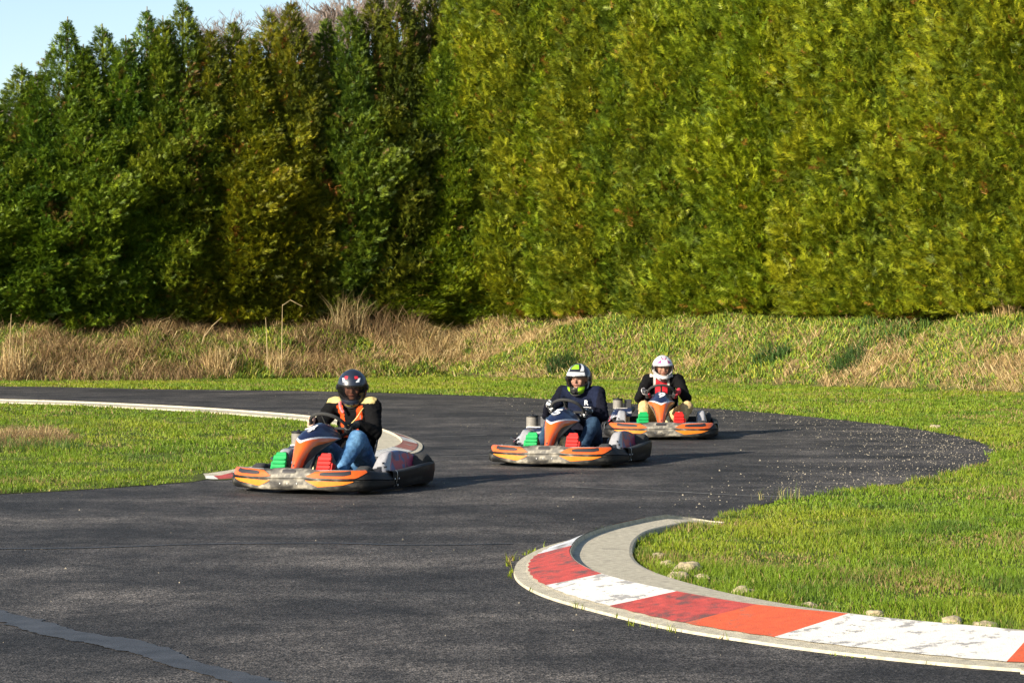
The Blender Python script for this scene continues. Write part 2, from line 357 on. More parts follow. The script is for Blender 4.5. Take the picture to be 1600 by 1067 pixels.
class Surf:                               # a moulded band: a path seen from above swept with an upright profile
    def __init__(s, path, prof, ztop, zbot):
        P = resample(catmull(path, 8), 90); s.P = P; s.s = np.r_[0, np.cumsum(np.linalg.norm(np.diff(P, axis=0), axis=1))]; s.len = s.s[-1]
        T = np.gradient(P, axis=0); T /= np.linalg.norm(T, axis=1)[:, None]; s.N = np.c_[-T[:, 1], T[:, 0]]    # to the inside
        s.prof = np.array(prof, float); d = np.r_[0, np.cumsum(np.linalg.norm(np.diff(s.prof*[1, .2], axis=0), axis=1))]; s.pv = d/d[-1]; s.zt = ztop; s.zb = zbot
    def at(s, u, v, off=0):               # u: metres along, v: 0 bottom .. 1 inner top edge
        p = np.array([np.interp(u, s.s, s.P[:, k]) for k in (0, 1)]); n = np.array([np.interp(u, s.s, s.N[:, k]) for k in (0, 1)])
        o = np.interp(v, s.pv, s.prof[:, 0]); z = np.interp(v, s.pv, s.prof[:, 1]); zb, zt = s.zb(p[0], p[1]), s.zt(p[0], p[1])
        q = p+n*(o-off); return (q[0], q[1]-.95, zb+(zt-zb)*z+off*.8)
    def mesh(s, nu=120, nv=22, u0=0, u1=None):
        u1 = s.len if u1 is None else u1; vs = np.unique(np.r_[s.pv, [s.pv[i]+(s.pv[i+1]-s.pv[i])*k/3 for i in range(len(s.pv)-1) for k in (1, 2)]]); mb = MB(); mb.grid([[s.at(u, v) for v in vs] for u in np.linspace(u0, u1, nu)]); return mb
    def sticker(s, pts, mb, nu=14, nv=4, m=0, off=.004):       # pts: (u, v low, v high)
        us = [p[0] for p in pts]; rows = []
        for u in np.linspace(us[0], us[-1], nu):
            a = np.interp(u, us, [p[1] for p in pts]); b = np.interp(u, us, [p[2] for p in pts]); rows.append([s.at(u, a+(b-a)*k/nv, off) for k in range(nv+1)])
        mb.grid(rows, m); return mb
def digit(ch, size, mats, parent, Mx, name='race_number', shear=.12, thick=.002):
    cu = bpy.data.curves.new('digit', 'FONT'); cu.body = ch; cu.size = size; cu.align_x = 'CENTER'; cu.align_y = 'CENTER'; cu.shear = shear; cu.offset = size*.02; cu.extrude = thick; cu.resolution_u = 4
    t = bpy.data.objects.new('digit', cu); COL.objects.link(t); dg = bpy.context.evaluated_depsgraph_get(); me = bpy.data.meshes.new_from_object(t.evaluated_get(dg)); bpy.data.objects.remove(t)
    me.transform(Mx); return link(name, me, mats, parent)
def frame(o, x, y):                       # matrix from an origin and two axes
    x = Vector(x).normalized(); z = x.cross(Vector(y)).normalized(); y = z.cross(x)
    m = Matrix((x, y, z)).transposed().to_4x4(); m.translation = Vector(o); return m
def mixcol(a, b, k): return tuple(a[i]*(1-k)+b[i]*k for i in range(3))
def vsm(x, a, b): t = np.clip((x-a)/(b-a), 0, 1); return t*t*(3-2*t)
def sm(x, a, b): t = min(max((x-a)/(b-a), 0), 1); return t*t*(3-2*t)
# fairing: rows of (z, front b, half width, depth)
PAN = [(.165, .07, .036, .05), (.21, .085, .046, .08), (.27, .115, .064, .12), (.33, .15, .092, .17), (.39, .19, .126, .23), (.435, .225, .155, .30), (.47, .27, .168, .32), (.505, .335, .165, .30), (.535, .41, .152, .25), (.560, .49, .130, .18), (.572, .57, .10, .10)]
def pan_at(u, t):                         # u -1..1 across, t 0..1 up the fairing
    k = np.linspace(0, 1, len(PAN)); z, b, hw, dp = [np.interp(t, k, [r[i] for r in PAN]) for i in range(4)]
    a = abs(u); return Vector((hw*math.copysign(a**.85, u), b-.95+dp*a**2.3, z-.16*hw*a**2*(1+3*sm(t, .5, .9))))
def pan_col(u, t):
    a = abs(u); edge = .46+.20*a           # the V of the number plate
    if t > edge+.05: return NAVY if a < .93 else (.02, .02, .02)
    if t > edge: return WHITE if a < .96 else NAVY
    if a > .95-.28*sm(t, .05, .35)*(1-sm(t, .38, .55)) and t > .12: return (.02, .018, .022)
    return mixcol((.42, .05, .012), ORANGE, sm(t, .05, .4))
FW = [(-.50, .42), (.50, .42)]; RW = [(-.53, 1.36), (.53, 1.36)]
def make_kart():
    k = empty('go_kart', (0, 0, 0))
    # front bumper
    path = [(-.69, .60), (-.695, .48), (-.69, .33), (-.645, .19), (-.52, .075), (-.31, .015), (-.15, 0), (.15, 0), (.31, .015), (.52, .075), (.645, .19), (.69, .33), (.695, .48), (.69, .60)]
    zt = lambda x, b: .215-.012*sm(abs(x), .13, .22)-.035*sm(b, .2, .55)
    zb = lambda x, b: .036+.012*math.sin(x*9)*.4
    prof = [(.035, 0), (.012, .06), (.0, .2), (.0, .50), (.010, .54), (.002, .58), (.03, .90), (.045, .98), (.06, 1.0), (.12, 1.0), (.135, .92), (.14, .55)]
    fb_ = Surf(path, prof, zt, zb); L2 = fb_.len/2
    def fcol(co):
        x = np.abs(co[:, 0]); n1 = fbm(co*[5, 5, 14], 1, 31, 3); n2 = fbm(co*[16, 16, 30], 1, 35, 3); n3 = fbm(co*[7, 7, 45], 1, 38, 3)
        kk = np.clip((1-vsm(x, .16, .52))*(.30+1.1*vsm(n1, .35, .62))+.35*vsm(n2, .58, .75)*(1-vsm(x, .45, .66))+.35*vsm(n3, .56, .7)*(1-vsm(x, .5, .7)), 0, 1)[:, None]
        g = np.array([.085, .08, .072])+(np.array([.34, .31, .25])-np.array([.085, .08, .072]))*vsm(n2, .35, .7)[:, None]
        return np.array([.008, .008, .0085])*(1-kk)+g*kk
    fbo = fb_.mesh(200, 30).build('front_bumper', M['plastic'], k, colv=fcol)
    st = MB()
    for sg in (1, -1):
        U = lambda x: L2+sg*x
        def pt(*q): return [(U(x), a, b) for x, a, b in (q if sg > 0 else q[::-1])]
        fb_.sticker(pt((.17, .395, .405), (.25, .372, .545), (.42, .368, .59), (.60, .372, .60), (.72, .52, .61)), st, 22, 5, 0)
        fb_.sticker(pt((.17, .265, .275), (.28, .125, .278), (.50, .20, .282), (.58, .27, .283)), st, 20, 3, 1)
        fb_.sticker(pt((.29, .44, .50), (.33, .425, .525), (.50, .43, .545), (.56, .47, .57)), st, 16, 3, 2, .007)  # flat black stripe: the shade of a recess painted on, not cut in
        fb_.sticker(pt((.26, .59, .60), (.46, .60, .625), (.66, .615, .635)), st, 14, 2, 3, .006)
    fb_.sticker([(L2-.062, .47, .53), (L2-.05, .455, .545), (L2+.05, .455, .545), (L2+.062, .47, .53)], st, 12, 2, 2)  # centre slot: its inner shade is a painted black patch
    st.build('sticker_and_slot_shade', [M['orange'], M['amber'], M['black_and_slot_shade'], M['sticker_white']], fbo)
    for x in (-.07, .0, .09):
        p = fb_.at(L2+x, .2); MB().lathe((p[0], p[1]-.006, p[2]), (0, 1, 0), [(0, .006), (.004, .009), (.02, .009)], 8).build('bolt', M['steel'], fbo)
    # side bumpers
    for sg in (1, -1):
        pth = [(.688, .575), (.70, .70), (.705, .95), (.70, 1.15), (.685, 1.32), (.665, 1.42)]
        if sg < 0: pth = [(-x, b) for x, b in pth][::-1]
        s_ = Surf(pth, [(.05, 0), (.02, .03), (.012, .2), (.0, .6), (.0, .93), (.012, 1.0), (.05, 1.0), (.06, .95), (.062, .2)], lambda x, b: .180+.03*sm(b, .6, 1.35), lambda x, b: .036)
        so = s_.mesh(50, 20).build('side_bumper', M['plastic'], k, colv=lambda co: np.array([[.006, .006, .0065]])+np.array([[.03, .028, .025]])*vsm(fbm(co*[8, 5, 22], 1, 61, 4), .52, .75)[:, None])
        for bpos, vv in ((.03, .3), (.03, .12), (.09, .3), (.09, .12)):
            u_ = bpos if sg > 0 else s_.len-bpos; p = s_.at(u_, vv); MB().lathe((p[0]+sg*.008, p[1], p[2]), (-sg, 0, 0), [(0, .006), (.003, .01), (.02, .01)], 8).build('bolt', M['steel'], so)
        u_ = .062 if sg > 0 else s_.len-.062
        bb = MB(); bb.tube([s_.at(u_, v, .003) for v in np.linspace(.03, .55, 8)], .003, 5)
        bb.build('seam', M['steel'], so)
    pr_ = [(.645, 1.44), (.58, 1.57), (.45, 1.68), (.28, 1.72), (0, 1.73), (-.28, 1.72), (-.45, 1.68), (-.58, 1.57), (-.645, 1.44)]
    r_ = Surf(pr_, [(.04, 0), (.0, .1), (.0, .9), (.02, 1), (.06, 1), (.065, .1)], lambda x, b: .22, lambda x, b: .07); r_.mesh(60, 12).build('rear_bumper', M['black'], k)
    # fairing
    mb = MB(); nu, nv = 70, 110
    mb.grid([[pan_at(-1+2*i/nu, j/nv) for i in range(nu+1)] for j in range(nv+1)])
    cols = [pan_col(-1+2*i/nu, j/nv) for j in range(nv+1) for i in range(nu+1)]
    fo = mb.build('front_fairing', M['panel'], k, solid=.006); set_col(fo.data, np.array(cols))
    MB().lathe(pan_at(0, .14)+Vector((0, -.004, 0)), (0, 1, 0), [(0, .008), (.003, .011), (.015, .011)], 10).build('fairing_bolt', M['black_and_slot_shade'], fo)
    # side pods with graphics
    for sg in (1, -1):
        rows = []; nb = 44
        for i in range(nb+1):
            b = .55+.98*i/nb; t = i/nb; top = .16+.17*sm(t, .04, .30)*(1-.40*sm(t, .40, 1)); xi = .40+.02*t; xo = .585-.03*t
            sec = [(xo, .09), (xo, .15), (xo-.045, max(.151, top-.012)), (xo-.06, top), (xi+.045, top-.012), (xi+.03, top-.03), (xi+.02, .10)]
            c_ = resample(np.array(sec), 26); rows.append([(sg*x, b-.95, z) for x, z in c_])
        def pc(co, sg=sg):
            b = co[:, 1]+.95; z = co[:, 2]; n1 = fbm(co+[3, 0, 0], 14, 47+sg, 2); n2 = fbm(co-[9, 0, 0], 14, 53, 2); lim = .60+.75*(z-.1)
            c = np.where((n2 > .48)[:, None], [[.022, .03, .10]], [[.02, .06, .19]]); c = np.where(((n1 > .50) & (z < .30))[:, None], [[.27, .018, .06]], c); c = np.where((n2 > .60)[:, None], [[.015, .015, .03]], c)
            c = np.where((b < lim+.11)[:, None], [[.27, .02, .07]], c); c = np.where((b < lim+.095)[:, None], [[.24, .24, .255]], c); return np.where((b < lim)[:, None], [[.016, .016, .018]], c)
        po = MB().grid(rows).build('side_pod', M['graphic'], k, col=None); me = po.data
        bm = bmesh.new(); bm.from_mesh(me); bmesh.ops.subdivide_edges(bm, edges=bm.edges[:], cuts=1, use_grid_fill=True); bmesh.ops.holes_fill(bm, edges=[e for e in bm.edges if e.is_boundary]); bmesh.ops.recalc_face_normals(bm, faces=bm.faces); bm.to_mesh(me); bm.free()
        for p in me.polygons: p.use_smooth = True
        me.set_sharp_from_angle(angle=R(40)); set_col(me, pc(np.array([tuple(v.co) for v in me.vertices])))
        mk = MB()
        for q in range(3):
            for w_ in range(4): mk.box((sg*(.574-.022*q), .665-.95+.012*q+.018*w_, .17+.032*q), (.004, .014, .016), Matrix.Rotation(sg*-.35, 3, 'Y'))
        mk.build('pod_lettering', M['black_and_slot_shade'], po, smooth=False)
    # chassis
    mb = MB()
    for sg in (1, -1):
        mb.tube(cr([(sg*.20, -.80, .07), (sg*.24, -.5, .07), (sg*.30, -.1, .07), (sg*.32, .4, .07), (sg*.30, .70, .07)]), .016, 8)
        mb.tube([(sg*.24, -.53, .075), (sg*.46, -.53, .12)], .018, 8)
        mb.tube(cr([(sg*.3, -.25, .08), (sg*.5, -.25, .09), (sg*.6, -.2, .09), (sg*.62, .3, .09), (sg*.5, .42, .08), (sg*.3, .42, .07)]), .011, 6)
    for y in (-.80, -.3, .35, .70): mb.tube([(-.28, y, .07), (.28, y, .07)], .014, 8)
    mb.build('chassis', M['darksteel'], k)
    mb = MB(); mb.box((0, -.40, .052), (.50, .82, .008)); mb.build('floor_tray', M['black'], k, smooth=False)
    mb = MB(); mb.tube([(-.58, .41, .14), (.58, .41, .14)], .022, 10); mb.lathe((.22, .41, .14), (1, 0, 0), [(0, .02), (0, .09), (.008, .09), (.008, .02)], 24); mb.build('rear_axle', M['steel'], k)
    for (x, b), r, wd in [(p, .112, .12) for p in FW]+[(p, .140, .19) for p in RW]:
        sg = 1 if x > 0 else -1; wo = MB().lathe((x-wd*.3, b-.95, r+.002), (1, 0, 0), [(0, .02), (0, .05), (wd*.6, .05), (wd*.6, .02)], 14).build('wheel', M['alloy'], k)
        ty = MB().lathe((x-wd/2, b-.95, r+.002), (1, 0, 0), [(.01, .066), (0, .085), (.004, r*.88), (.022, r*.985), (wd*.3, r), (wd*.7, r), (wd-.022, r*.985), (wd-.004, r*.88), (wd, .085), (wd-.01, .066)], 28).build('tyre', M['rubber'], wo)
        MB().lathe((x-wd/2+.01, b-.95, r+.002), (1, 0, 0), [(0, .068), (.02, .06), (wd/2-.01, .05), (wd-.04, .06), (wd-.02, .068)], 20).build('rim', M['steel'], wo)
    # steering
    mb = MB(); mb.tube([(0, -.58, .16), (0, -.26, .515)], .011, 8); mb.tube([(-.06, -.60, .08), (0, -.40, .34), (.06, -.60, .08)], .009, 6); mb.build('steering_column', M['darksteel'], k)
    c0 = Vector((0, -.235, .545)); nn = Vector((0, .62, .785)).normalized(); e1 = Vector((1, 0, 0)); e2 = nn.cross(e1)
    mb = MB(); ring = [c0+(e1*math.cos(a)+e2*math.sin(a))*.165 for a in np.linspace(0, 2*math.pi, 41)]; mb.tube(ring, .0155, 8, caps=False); 
    for a in (.3, math.pi-.3, math.pi*1.5): mb.tube([c0-nn*.03, c0+(e1*math.cos(a)+e2*math.sin(a))*.16], .012, 6)
    mb.lathe(c0-nn*.05, nn, [(0, .02), (0, .045), (.03, .05), (.035, .03)], 16); mb.build('steering_wheel', M['rubber'], k)
    # pedals
    for sg, m in ((-1, 'green'), (1, 'red')):
        mb = MB(); rot = Matrix.Rotation(R(-20), 3, 'X'); px = sg*.215
        mb.box((px, -.715, .225), (.135, .03, .17), rot, 0, .92); mb.box((px+sg*.0, -.74, .14), (.15, .05, .045), rot)
        for q in range(4): mb.box((px, -.746+.011*q, .172+.034*q), (.118, .022, .013), rot)
        mb.box((px, -.672, .315), (.11, .025, .035), rot, 0, .8); mb.box((px+sg*.07, -.70, .19), (.02, .06, .12), rot)
        po = mb.build('pedal', M[m], k, bevel=.006, smooth=False); po['label'] = 'green throttle pedal' if sg < 0 else 'red brake pedal'
        MB().tube([(px, -.67, .07), (px, -.70, .2)], .01, 6).build('pedal_arm', M['darksteel'], po)
    # tank between the driver's legs
    mb = MB(); rows = []
    for i, z in enumerate([.07, .075, .10, .17, .24, .275, .285]):
        sc = [.2, .9, 1, 1, .92, .7, .2][i]; rows.append([(.035+.075*sc*math.copysign(abs(math.cos(a))**.6, math.cos(a)), -.42+.03*i*.3+.13*sc*math.copysign(abs(math.sin(a))**.6, math.sin(a)), z) for a in np.linspace(0, 2*math.pi, 25)[:-1]])
    to = mb.grid(rows, closed=True).build('fuel_tank', M['tank'], k); MB().lathe((.035, -.38, .283), (0, 0, 1), [(0, .035), (.025, .035), (.03, .02)], 16).build('tank_cap', M['black'], to)
    # seat
    rows = []
    for i in range(16):
        t = i/15; ang = R(10+95*t)
        if t < .45: y0, z0, hw, rise = -.02+.24*t/.45, .075-.01*t, .165, .06+.10*t/.45
        else: q = (t-.45)/.55; y0, z0, hw, rise = .22+.16*q**.9+.05*q, .075+.44*q**1.25, .175+.02*math.sin(q*2.5), .16-.06*q
        fw = Vector((0, -1, .35)).normalized() if t > .45 else Vector((0, -.25, 1)).normalized()
        rows.append([Vector((hw*math.sin(a)*1.06, y0, z0))+fw*rise*(1-math.cos(a))*1.1 for a in np.linspace(-1.55, 1.55, 19)])
    MB().grid(rows).build('seat', M['seatm'], k, solid=.008)
    # engine on the driver's right
    en = MB(); en.box((-.50, .20, .17), (.20, .26, .17)); en.box((-.50, .20, .30), (.16, .18, .10)); 
    for q in range(6): en.box((-.50, .08-.012*q*0, .20+.022*q), (.19, .06, .008))
    eo = en.build('engine', M['alloy'], k, bevel=.008, smooth=False)
    MB().lathe((-.545, .20, .335), (0, 0, 1), [(0, .05), (0, .062), (.105, .062), (.112, .055), (.115, 0)], 24).build('air_filter', M['filter'], eo)
    MB().lathe((-.545, .20, .448), (0, 0, 1), [(0, .066), (.012, .066), (.016, .05), (.016, .012), (.03, .012), (.03, 0)], 24).build('filter_cap', M['black'], eo)
    mb = MB(); mb.box((-.42, .27, .38), (.09, .11, .14)); mb.tube(cr([(-.40, .30, .3), (-.36, .42, .33), (-.38, .54, .30), (-.45, .66, .24)]), .03, 10); mb.build('exhaust', M['darksteel'], eo, bevel=.006, smooth=False)
    rows = []
    for i in range(15):
        t = i/14; y = -.10+.34*t; top = .25+.10*math.sin(min(t*1.4, 1)*1.57); rows.append([(-.655+.29*j/10, y+.03*math.sin(j/10*math.pi), .17+(top-.17)*math.sin(min(1, (j+.6)/4)*1.57)) for j in range(11)])
    MB().grid(rows).build('engine_cover', M['graphic'], eo, solid=.005, col=lambda x, y, z: (.36, .36, .38) if abs((z-.27)-(x+.5)*.25) < .011 else ((.55, .05, .10) if x < -.63 else NAVY))
    mb = MB(); mb.tube(cr([(-.44, -.05, .12), (-.60, -.06, .20), (-.70, 0, .23), (-.70, .12, .22)]), .012, 8); mb.build('engine_guard', M['darksteel'], eo)
    return k
K0 = make_kart()
YAW = [24, 21, 4]
NOSE = [(449, 18.55), (849, 21.9), (1033, 26.9)]
klabel = ['orange and black racing kart number 4 leading at the left, scuffed grey front bumper', 'orange and black racing kart number 5 in the middle of the three', 'orange and black racing kart number 9 at the back, seen almost head on']
KARTS = []
for i in range(3):
    o = K0 if i == 0 else copy_tree(K0)
    a = R(YAW[i]); d = NOSE[i][1]; x = (NOSE[i][0]-800)/F*d
    o.location = (x+.95*math.sin(a), d+.95*math.cos(a), .004); o.rotation_euler = (0, 0, -a); KARTS.append(o)
    tag(o, klabel[i], 'go-kart', 'racing karts on the track')
for i, o in enumerate(KARTS):
    fo = [c for c in o.children if c.name.startswith('front_fairing')][0]
    p = pan_at(0, .765); up = pan_at(0, .86)-pan_at(0, .64); nrm = Vector((1, 0, 0)).cross(up).normalized()
    digit('459'[i], .175, M['sticker_white'], fo, frame(p+nrm*.006, (1, 0, 0), up))

# ------------------------------------------------------------ drivers
_bm = bmesh.new(); bmesh.ops.create_icosphere(_bm, subdivisions=2, radius=1.03); USV = np.array([q.co[:] for q in _bm.verts]); USF = np.array([[q.index for q in f.verts] for f in _bm.faces]); _bm.free()
def blob(chains, voxel=.01, smooth=5, wr=0, wf=14, seed=0):
    V = []; Fc = []; n0 = 0
    for ch in chains:
        pts = []
        for (p, r), (q, s_) in zip(ch[:-1], ch[1:]):
            p, q = np.array(p, float), np.array(q, float); ra = np.array(r if isinstance(r, tuple) else (r, r, r)); rb = np.array(s_ if isinstance(s_, tuple) else (s_, s_, s_))
            n = max(2, int(np.linalg.norm(q-p)/(min(ra.min(), rb.min())*.45))+1)
            pts += [(p+(q-p)*t/n, ra+(rb-ra)*t/n) for t in range(n)]
        q, s_ = ch[-1]; pts.append((np.array(q, float), np.array(s_ if isinstance(s_, tuple) else (s_, s_, s_))))
        for p, r in pts: V.append(USV*r+p); Fc.append(USF+n0); n0 += len(USV)
    fa = np.vstack(Fc); me = mesh_np('blob', np.vstack(V), fa.ravel(), np.full(len(fa), 3)); o = bpy.data.objects.new('blob', me); COL.objects.link(o)
    md = o.modifiers.new('r', 'REMESH'); md.mode = 'VOXEL'; md.voxel_size = voxel
    if smooth: ms = o.modifiers.new('s', 'SMOOTH'); ms.iterations = smooth; ms.factor = .5
    dg = bpy.context.evaluated_depsgraph_get(); me2 = bpy.data.meshes.new_from_object(o.evaluated_get(dg)); bpy.data.objects.remove(o)
    n = len(me2.vertices); co = np.zeros(n*3, np.float32); me2.vertices.foreach_get('co', co); co = co.reshape(-1, 3)
    if wr:                                # cloth folds
        no = np.zeros(n*3, np.float32); me2.vertex_normals.foreach_get('vector', no); no = no.reshape(-1, 3)
        f1 = np.abs(fbm(co*np.array([[1, 1, 1.7]]), wf, seed, 2)-.5)*2; f2 = fbm(co, wf*2.2, seed+5, 2)-.5
        co = co+no*((.5-f1)*wr+f2*wr*.5)[:, None]; me2.vertices.foreach_set('co', co.astype(np.float32).ravel())
    me2.polygons.foreach_set('use_smooth', np.ones(len(me2.polygons), bool)); me2.update()
    return me2, co
M['skin'] = mat('skin', attr=True, rough=.5, var=.08, vscale=60)
M['cloth'] = mat('cloth', attr=True, rough=.9, var=.18, vscale=60, bump=.25, bscale=350, spec=.06)
M['denim'] = mat('denim', attr=True, rough=.9, var=.25, vscale=35, bump=.3, bscale=420, spec=.15)
M['leather'] = mat('glove leather', attr=True, rough=.6, var=.2, vscale=60)
M['helmet'] = mat('helmet paint', attr=True, rough=.22, coat=.5, var=.03)
M['helmet_matt'] = mat('satin helmet paint', attr=True, rough=.38, coat=.15, var=.05)
def visor_mat(name, tint, alpha):
    m, t, b, N, L = nodes(name); b.inputs['Base Color'].default_value = (.01, .01, .012, 1); b.inputs['Roughness'].default_value = .06
    tr = N('ShaderNodeBsdfTransparent'); tr.inputs[0].default_value = (*tint, 1); mx = N('ShaderNodeMixShader'); mx.inputs[0].default_value = alpha
    L(tr.outputs[0], mx.inputs[1]); L(b.outputs[0], mx.inputs[2]); L(mx.outputs[0], t.nodes['Material Output'].inputs['Surface']); return m
M['visor_dark'] = visor_mat('dark visor', (.55, .5, .48), .40); M['visor_clear'] = visor_mat('clear visor', (.85, .85, .85), .22)
M['strap'] = mat('helmet lining', (.02, .02, .02), .9)
def person(i, sp):
    kt = KARTS[i]; base = Vector((0, .22, .09)); mw = Matrix.Translation(kt.location) @ Matrix.Rotation(kt.rotation_euler.z, 4, 'Z')
    root = empty('person', mw @ base, kt.rotation_euler.z); tag(root, sp['label'], 'person', 'kart drivers')
    def add(name, me, co, m, colf, label=None):
        me.transform(Matrix.Translation(-base)); o = link(name, me, M[m], root); set_col(me, colf(co)); 
        if label: o['label'] = label
        return o
    Y = lambda b: b-.95
    hd = Vector(sp['head']); yaw = R(sp['yaw']); pit = R(sp['pitch'])
    hm = Matrix.Translation(hd) @ Matrix.Rotation(yaw, 4, 'Z') @ Matrix.Rotation(pit, 4, 'X')      # head frame: faces -y
    c0 = Vector((0, -.235, .545)); nn = Vector((0, .62, .785)).normalized(); e1 = Vector((1, 0, 0)); e2 = nn.cross(e1)
    grips = []
    for sg in (1, -1):
        a = R(sp['grip'][0 if sg > 0 else 1]); od = e1*math.cos(a)+e2*math.sin(a); grips.append((c0+od*.165, od, -e1*math.sin(a)+e2*math.cos(a)))
    sh = [Vector((sg*.185+sp['lean'], Y(1.16), .695)) for sg in (1, -1)]; el = [Vector((sg*.295+sp['lean'], Y(1.0), .47)) for sg in (1, -1)]
    wr_ = [g+od*.06+nn*.075+Vector((0, .03, 0)) for g, od, tg in grips]
    hip = [Vector((sg*.10, Y(1.2), .17)) for sg in (1, -1)]; kn = [Vector((sg*(sp['knee'][0] if sg > 0 else sp['knee'][2]), Y(.76), sp['knee'][1])) for sg in (1, -1)]; an = [Vector((sg*.215, Y(.50), .15)) for sg in (1, -1)]
    lean = sp['lean']; T = [(Vector((0, Y(1.22), .20)), (.165, .12, .11)), (Vector((lean*.4, Y(1.25), .36)), (.15, .115, .12)), (Vector((lean*.8, Y(1.22), .53)), (.175, .125, .12)), (Vector((lean, Y(1.19), .65)), (.15, .10, .08))]
    neck = hm @ Vector((0, .03, -.11))
    # the body, one mesh: trunk, limbs with hands, neck and head with a face
    sc = lambda ch, f: [(p, tuple(x*f for x in r) if isinstance(r, tuple) else r*f) for p, r in ch]
    body = [sc(T, .8), [(T[3][0]+Vector((0, 0, .02)), .06), (neck, .055), (hm @ Vector((0, .01, -.06)), .055)]]
    for s_ in (0, 1):
        g, od, tg = grips[s_]; body.append([(sh[s_], .05), (el[s_], .036), (wr_[s_], .026), (g+od*.03+nn*.02, .02)])
        body.append([(hip[s_], .08), (kn[s_], .05), (an[s_], .035), (an[s_]+Vector((0, -.12, .03)), .03)])
    H_ = lambda x, y, z: hm @ Vector((x, y, z))
    body += [[(H_(0, .0, .035), (.074, .088, .078)), (H_(0, -.012, -.045), (.062, .072, .05))], [(H_(0, -.06, -.085), (.030, .022, .022)), (H_(0, -.045, -.06), (.045, .03, .03))],
             [(H_(0, -.086, .0), (.010, .010, .014)), (H_(0, -.103, -.028), (.014, .014, .012))], [(H_(-.03, -.082, .02), (.022, .010, .008)), (H_(.03, -.082, .02), (.022, .010, .008))],
             [(H_(-.02, -.084, -.056), (.010, .008, .006)), (H_(0, -.09, -.056), (.010, .008, .007)), (H_(.02, -.084, -.056), (.010, .008, .006))],
             [(H_(-.045, -.065, -.025), .018), (H_(-.04, -.06, -.05), .016)], [(H_(.045, -.065, -.025), .018), (H_(.04, -.06, -.05), .016)], [(H_(-.078, .01, -.01), (.008, .016, .028)), (H_(-.078, .012, .01), (.008, .018, .02))], [(H_(.078, .01, -.01), (.008, .016, .028)), (H_(.078, .012, .01), (.008, .018, .02))]]
    me, co = blob(body, .007, 3); hinv = np.array(hm.inverted())
    def skin(co):
        L_ = co @ hinv[:3, :3].T+hinv[:3, 3]; c = np.tile([[.52, .27, .18]], (len(co), 1)); head = L_[:, 2] > -.12
        def spot(x, z, rx, rz, col): 
            k = head & (((np.abs(L_[:, 0])-x)/rx)**2+((L_[:, 2]-z)/rz)**2 < 1) & (L_[:, 1] < -.03); c[k] = col
        spot(.031, .024, .020, .005, (.07, .04, .025)); spot(.031, .006, .013, .006, (.05, .035, .03)); spot(0, -.056, .022, .007, (.42, .13, .11)); c[head & (L_[:, 2] > .06)] = (.06, .04, .025); return c
    add('body', me, co, 'skin', skin)
    # jacket, trousers
    jk = [sc(T, 1.0), [(T[3][0]+Vector((0, 0, .035)), (.085, .08, .03)), (neck+Vector((0, .01, -.015)), (.072, .075, .03))], [(sh[0]+Vector((-.03, 0, .0)), .075), (T[3][0], .09), (sh[1]+Vector((.03, 0, 0)), .075)]]
    for s_ in (0, 1): jk.append([(sh[s_], .076), (sh[s_].lerp(el[s_], .5), .066), (el[s_], .058), (el[s_].lerp(wr_[s_], .5), .050), (wr_[s_].lerp(el[s_], .06), .037)])
    me, co = blob(jk, .009, 4, .017, 12, 10+i); add('jacket', me, co, 'cloth', sp['jacket'])
    tr_ = [[(Vector((0, Y(1.24), .19)), (.16, .11, .09)), (Vector((0, Y(1.12), .17)), (.15, .1, .08))]]
    for s_ in (0, 1): tr_.append([(hip[s_], .10), (hip[s_].lerp(kn[s_], .5), .092), (kn[s_], .074), (kn[s_].lerp(an[s_], .45), .064), (an[s_]+Vector((0, .02, .02)), .054)])
    me, co = blob(tr_, .009, 3, .014, 11, 30+i); add('trousers', me, co, 'denim', sp['trousers'])
    for s_ in (0, 1):                     # shoes with soles, gloves with five fingers round the rim
        a = an[s_]; me, co = blob([[(a+Vector((0, .02, .0)), .045), (a+Vector((0, .03, -.05)), (.04, .05, .03)), (a+Vector((0, -.08, .0)), (.043, .055, .036)), (a+Vector((0, -.17, .12)), (.042, .04, .036)), (a+Vector((0, -.17, .15)), (.036, .034, .036))]], .007, 3)
        add('shoe', me, co, 'cloth', lambda c: np.tile([sp['shoe']], (len(c), 1)))
        g, od, tg = grips[s_]; fs = tg if (tg.dot(Vector((0, -.8, .6))) > 0) else -tg     # fs: from little finger to index
        Q = lambda o_, n_, t_: g+od*o_+nn*n_+fs*t_
        ch = [[(wr_[s_], .034), (Q(.045, .045, -.005), .032)], [(Q(.034, .028, -.028), .018), (Q(.034, .03, .028), .019)], [(Q(.045, .042, -.02), .022), (Q(.042, .042, .02), .022)]]
        for f_, (tt_, ln) in enumerate([(-.033, .82), (-.011, .97), (.011, 1.0), (.033, .92)]):
            ch.append([(Q(.033, .012, tt_), .0105), (Q(.027, -.018, tt_), .0105), (Q(.004, -.028*ln, tt_), .0098), (Q(-.022*ln, -.012, tt_*.97), .009), (Q(-.022, .008*ln, tt_*.95), .0085)])
        ch.append([(Q(.03, .035, .03), .014), (Q(.008, .030, .052), .012), (Q(-.018, .022, .05), .0105)])
        me, co = blob(ch, .0042, 2); gm = np.array(frame(g, fs, nn).inverted())
        add('glove', me, co, 'leather', lambda c, s_=s_, gm=gm: sp['glove'](c @ gm[:3, :3].T+gm[:3, 3], s_, c))
    # helmet
    def ray(az, ele):
        d = Vector((math.sin(az)*math.cos(ele), -math.cos(az)*math.cos(ele), math.sin(ele)))
        r = 1/math.sqrt((d.x/.133)**2+(d.y/.152)**2+(d.z/.152)**2)
        ch = sm(-ele, R(16), R(42))*max(0, math.cos(az))**1.3; return d*(r*(1+.16*ch+.02*sm(ele, .9, 1.5)))+Vector((0, -.012*ch, -.012*ch))
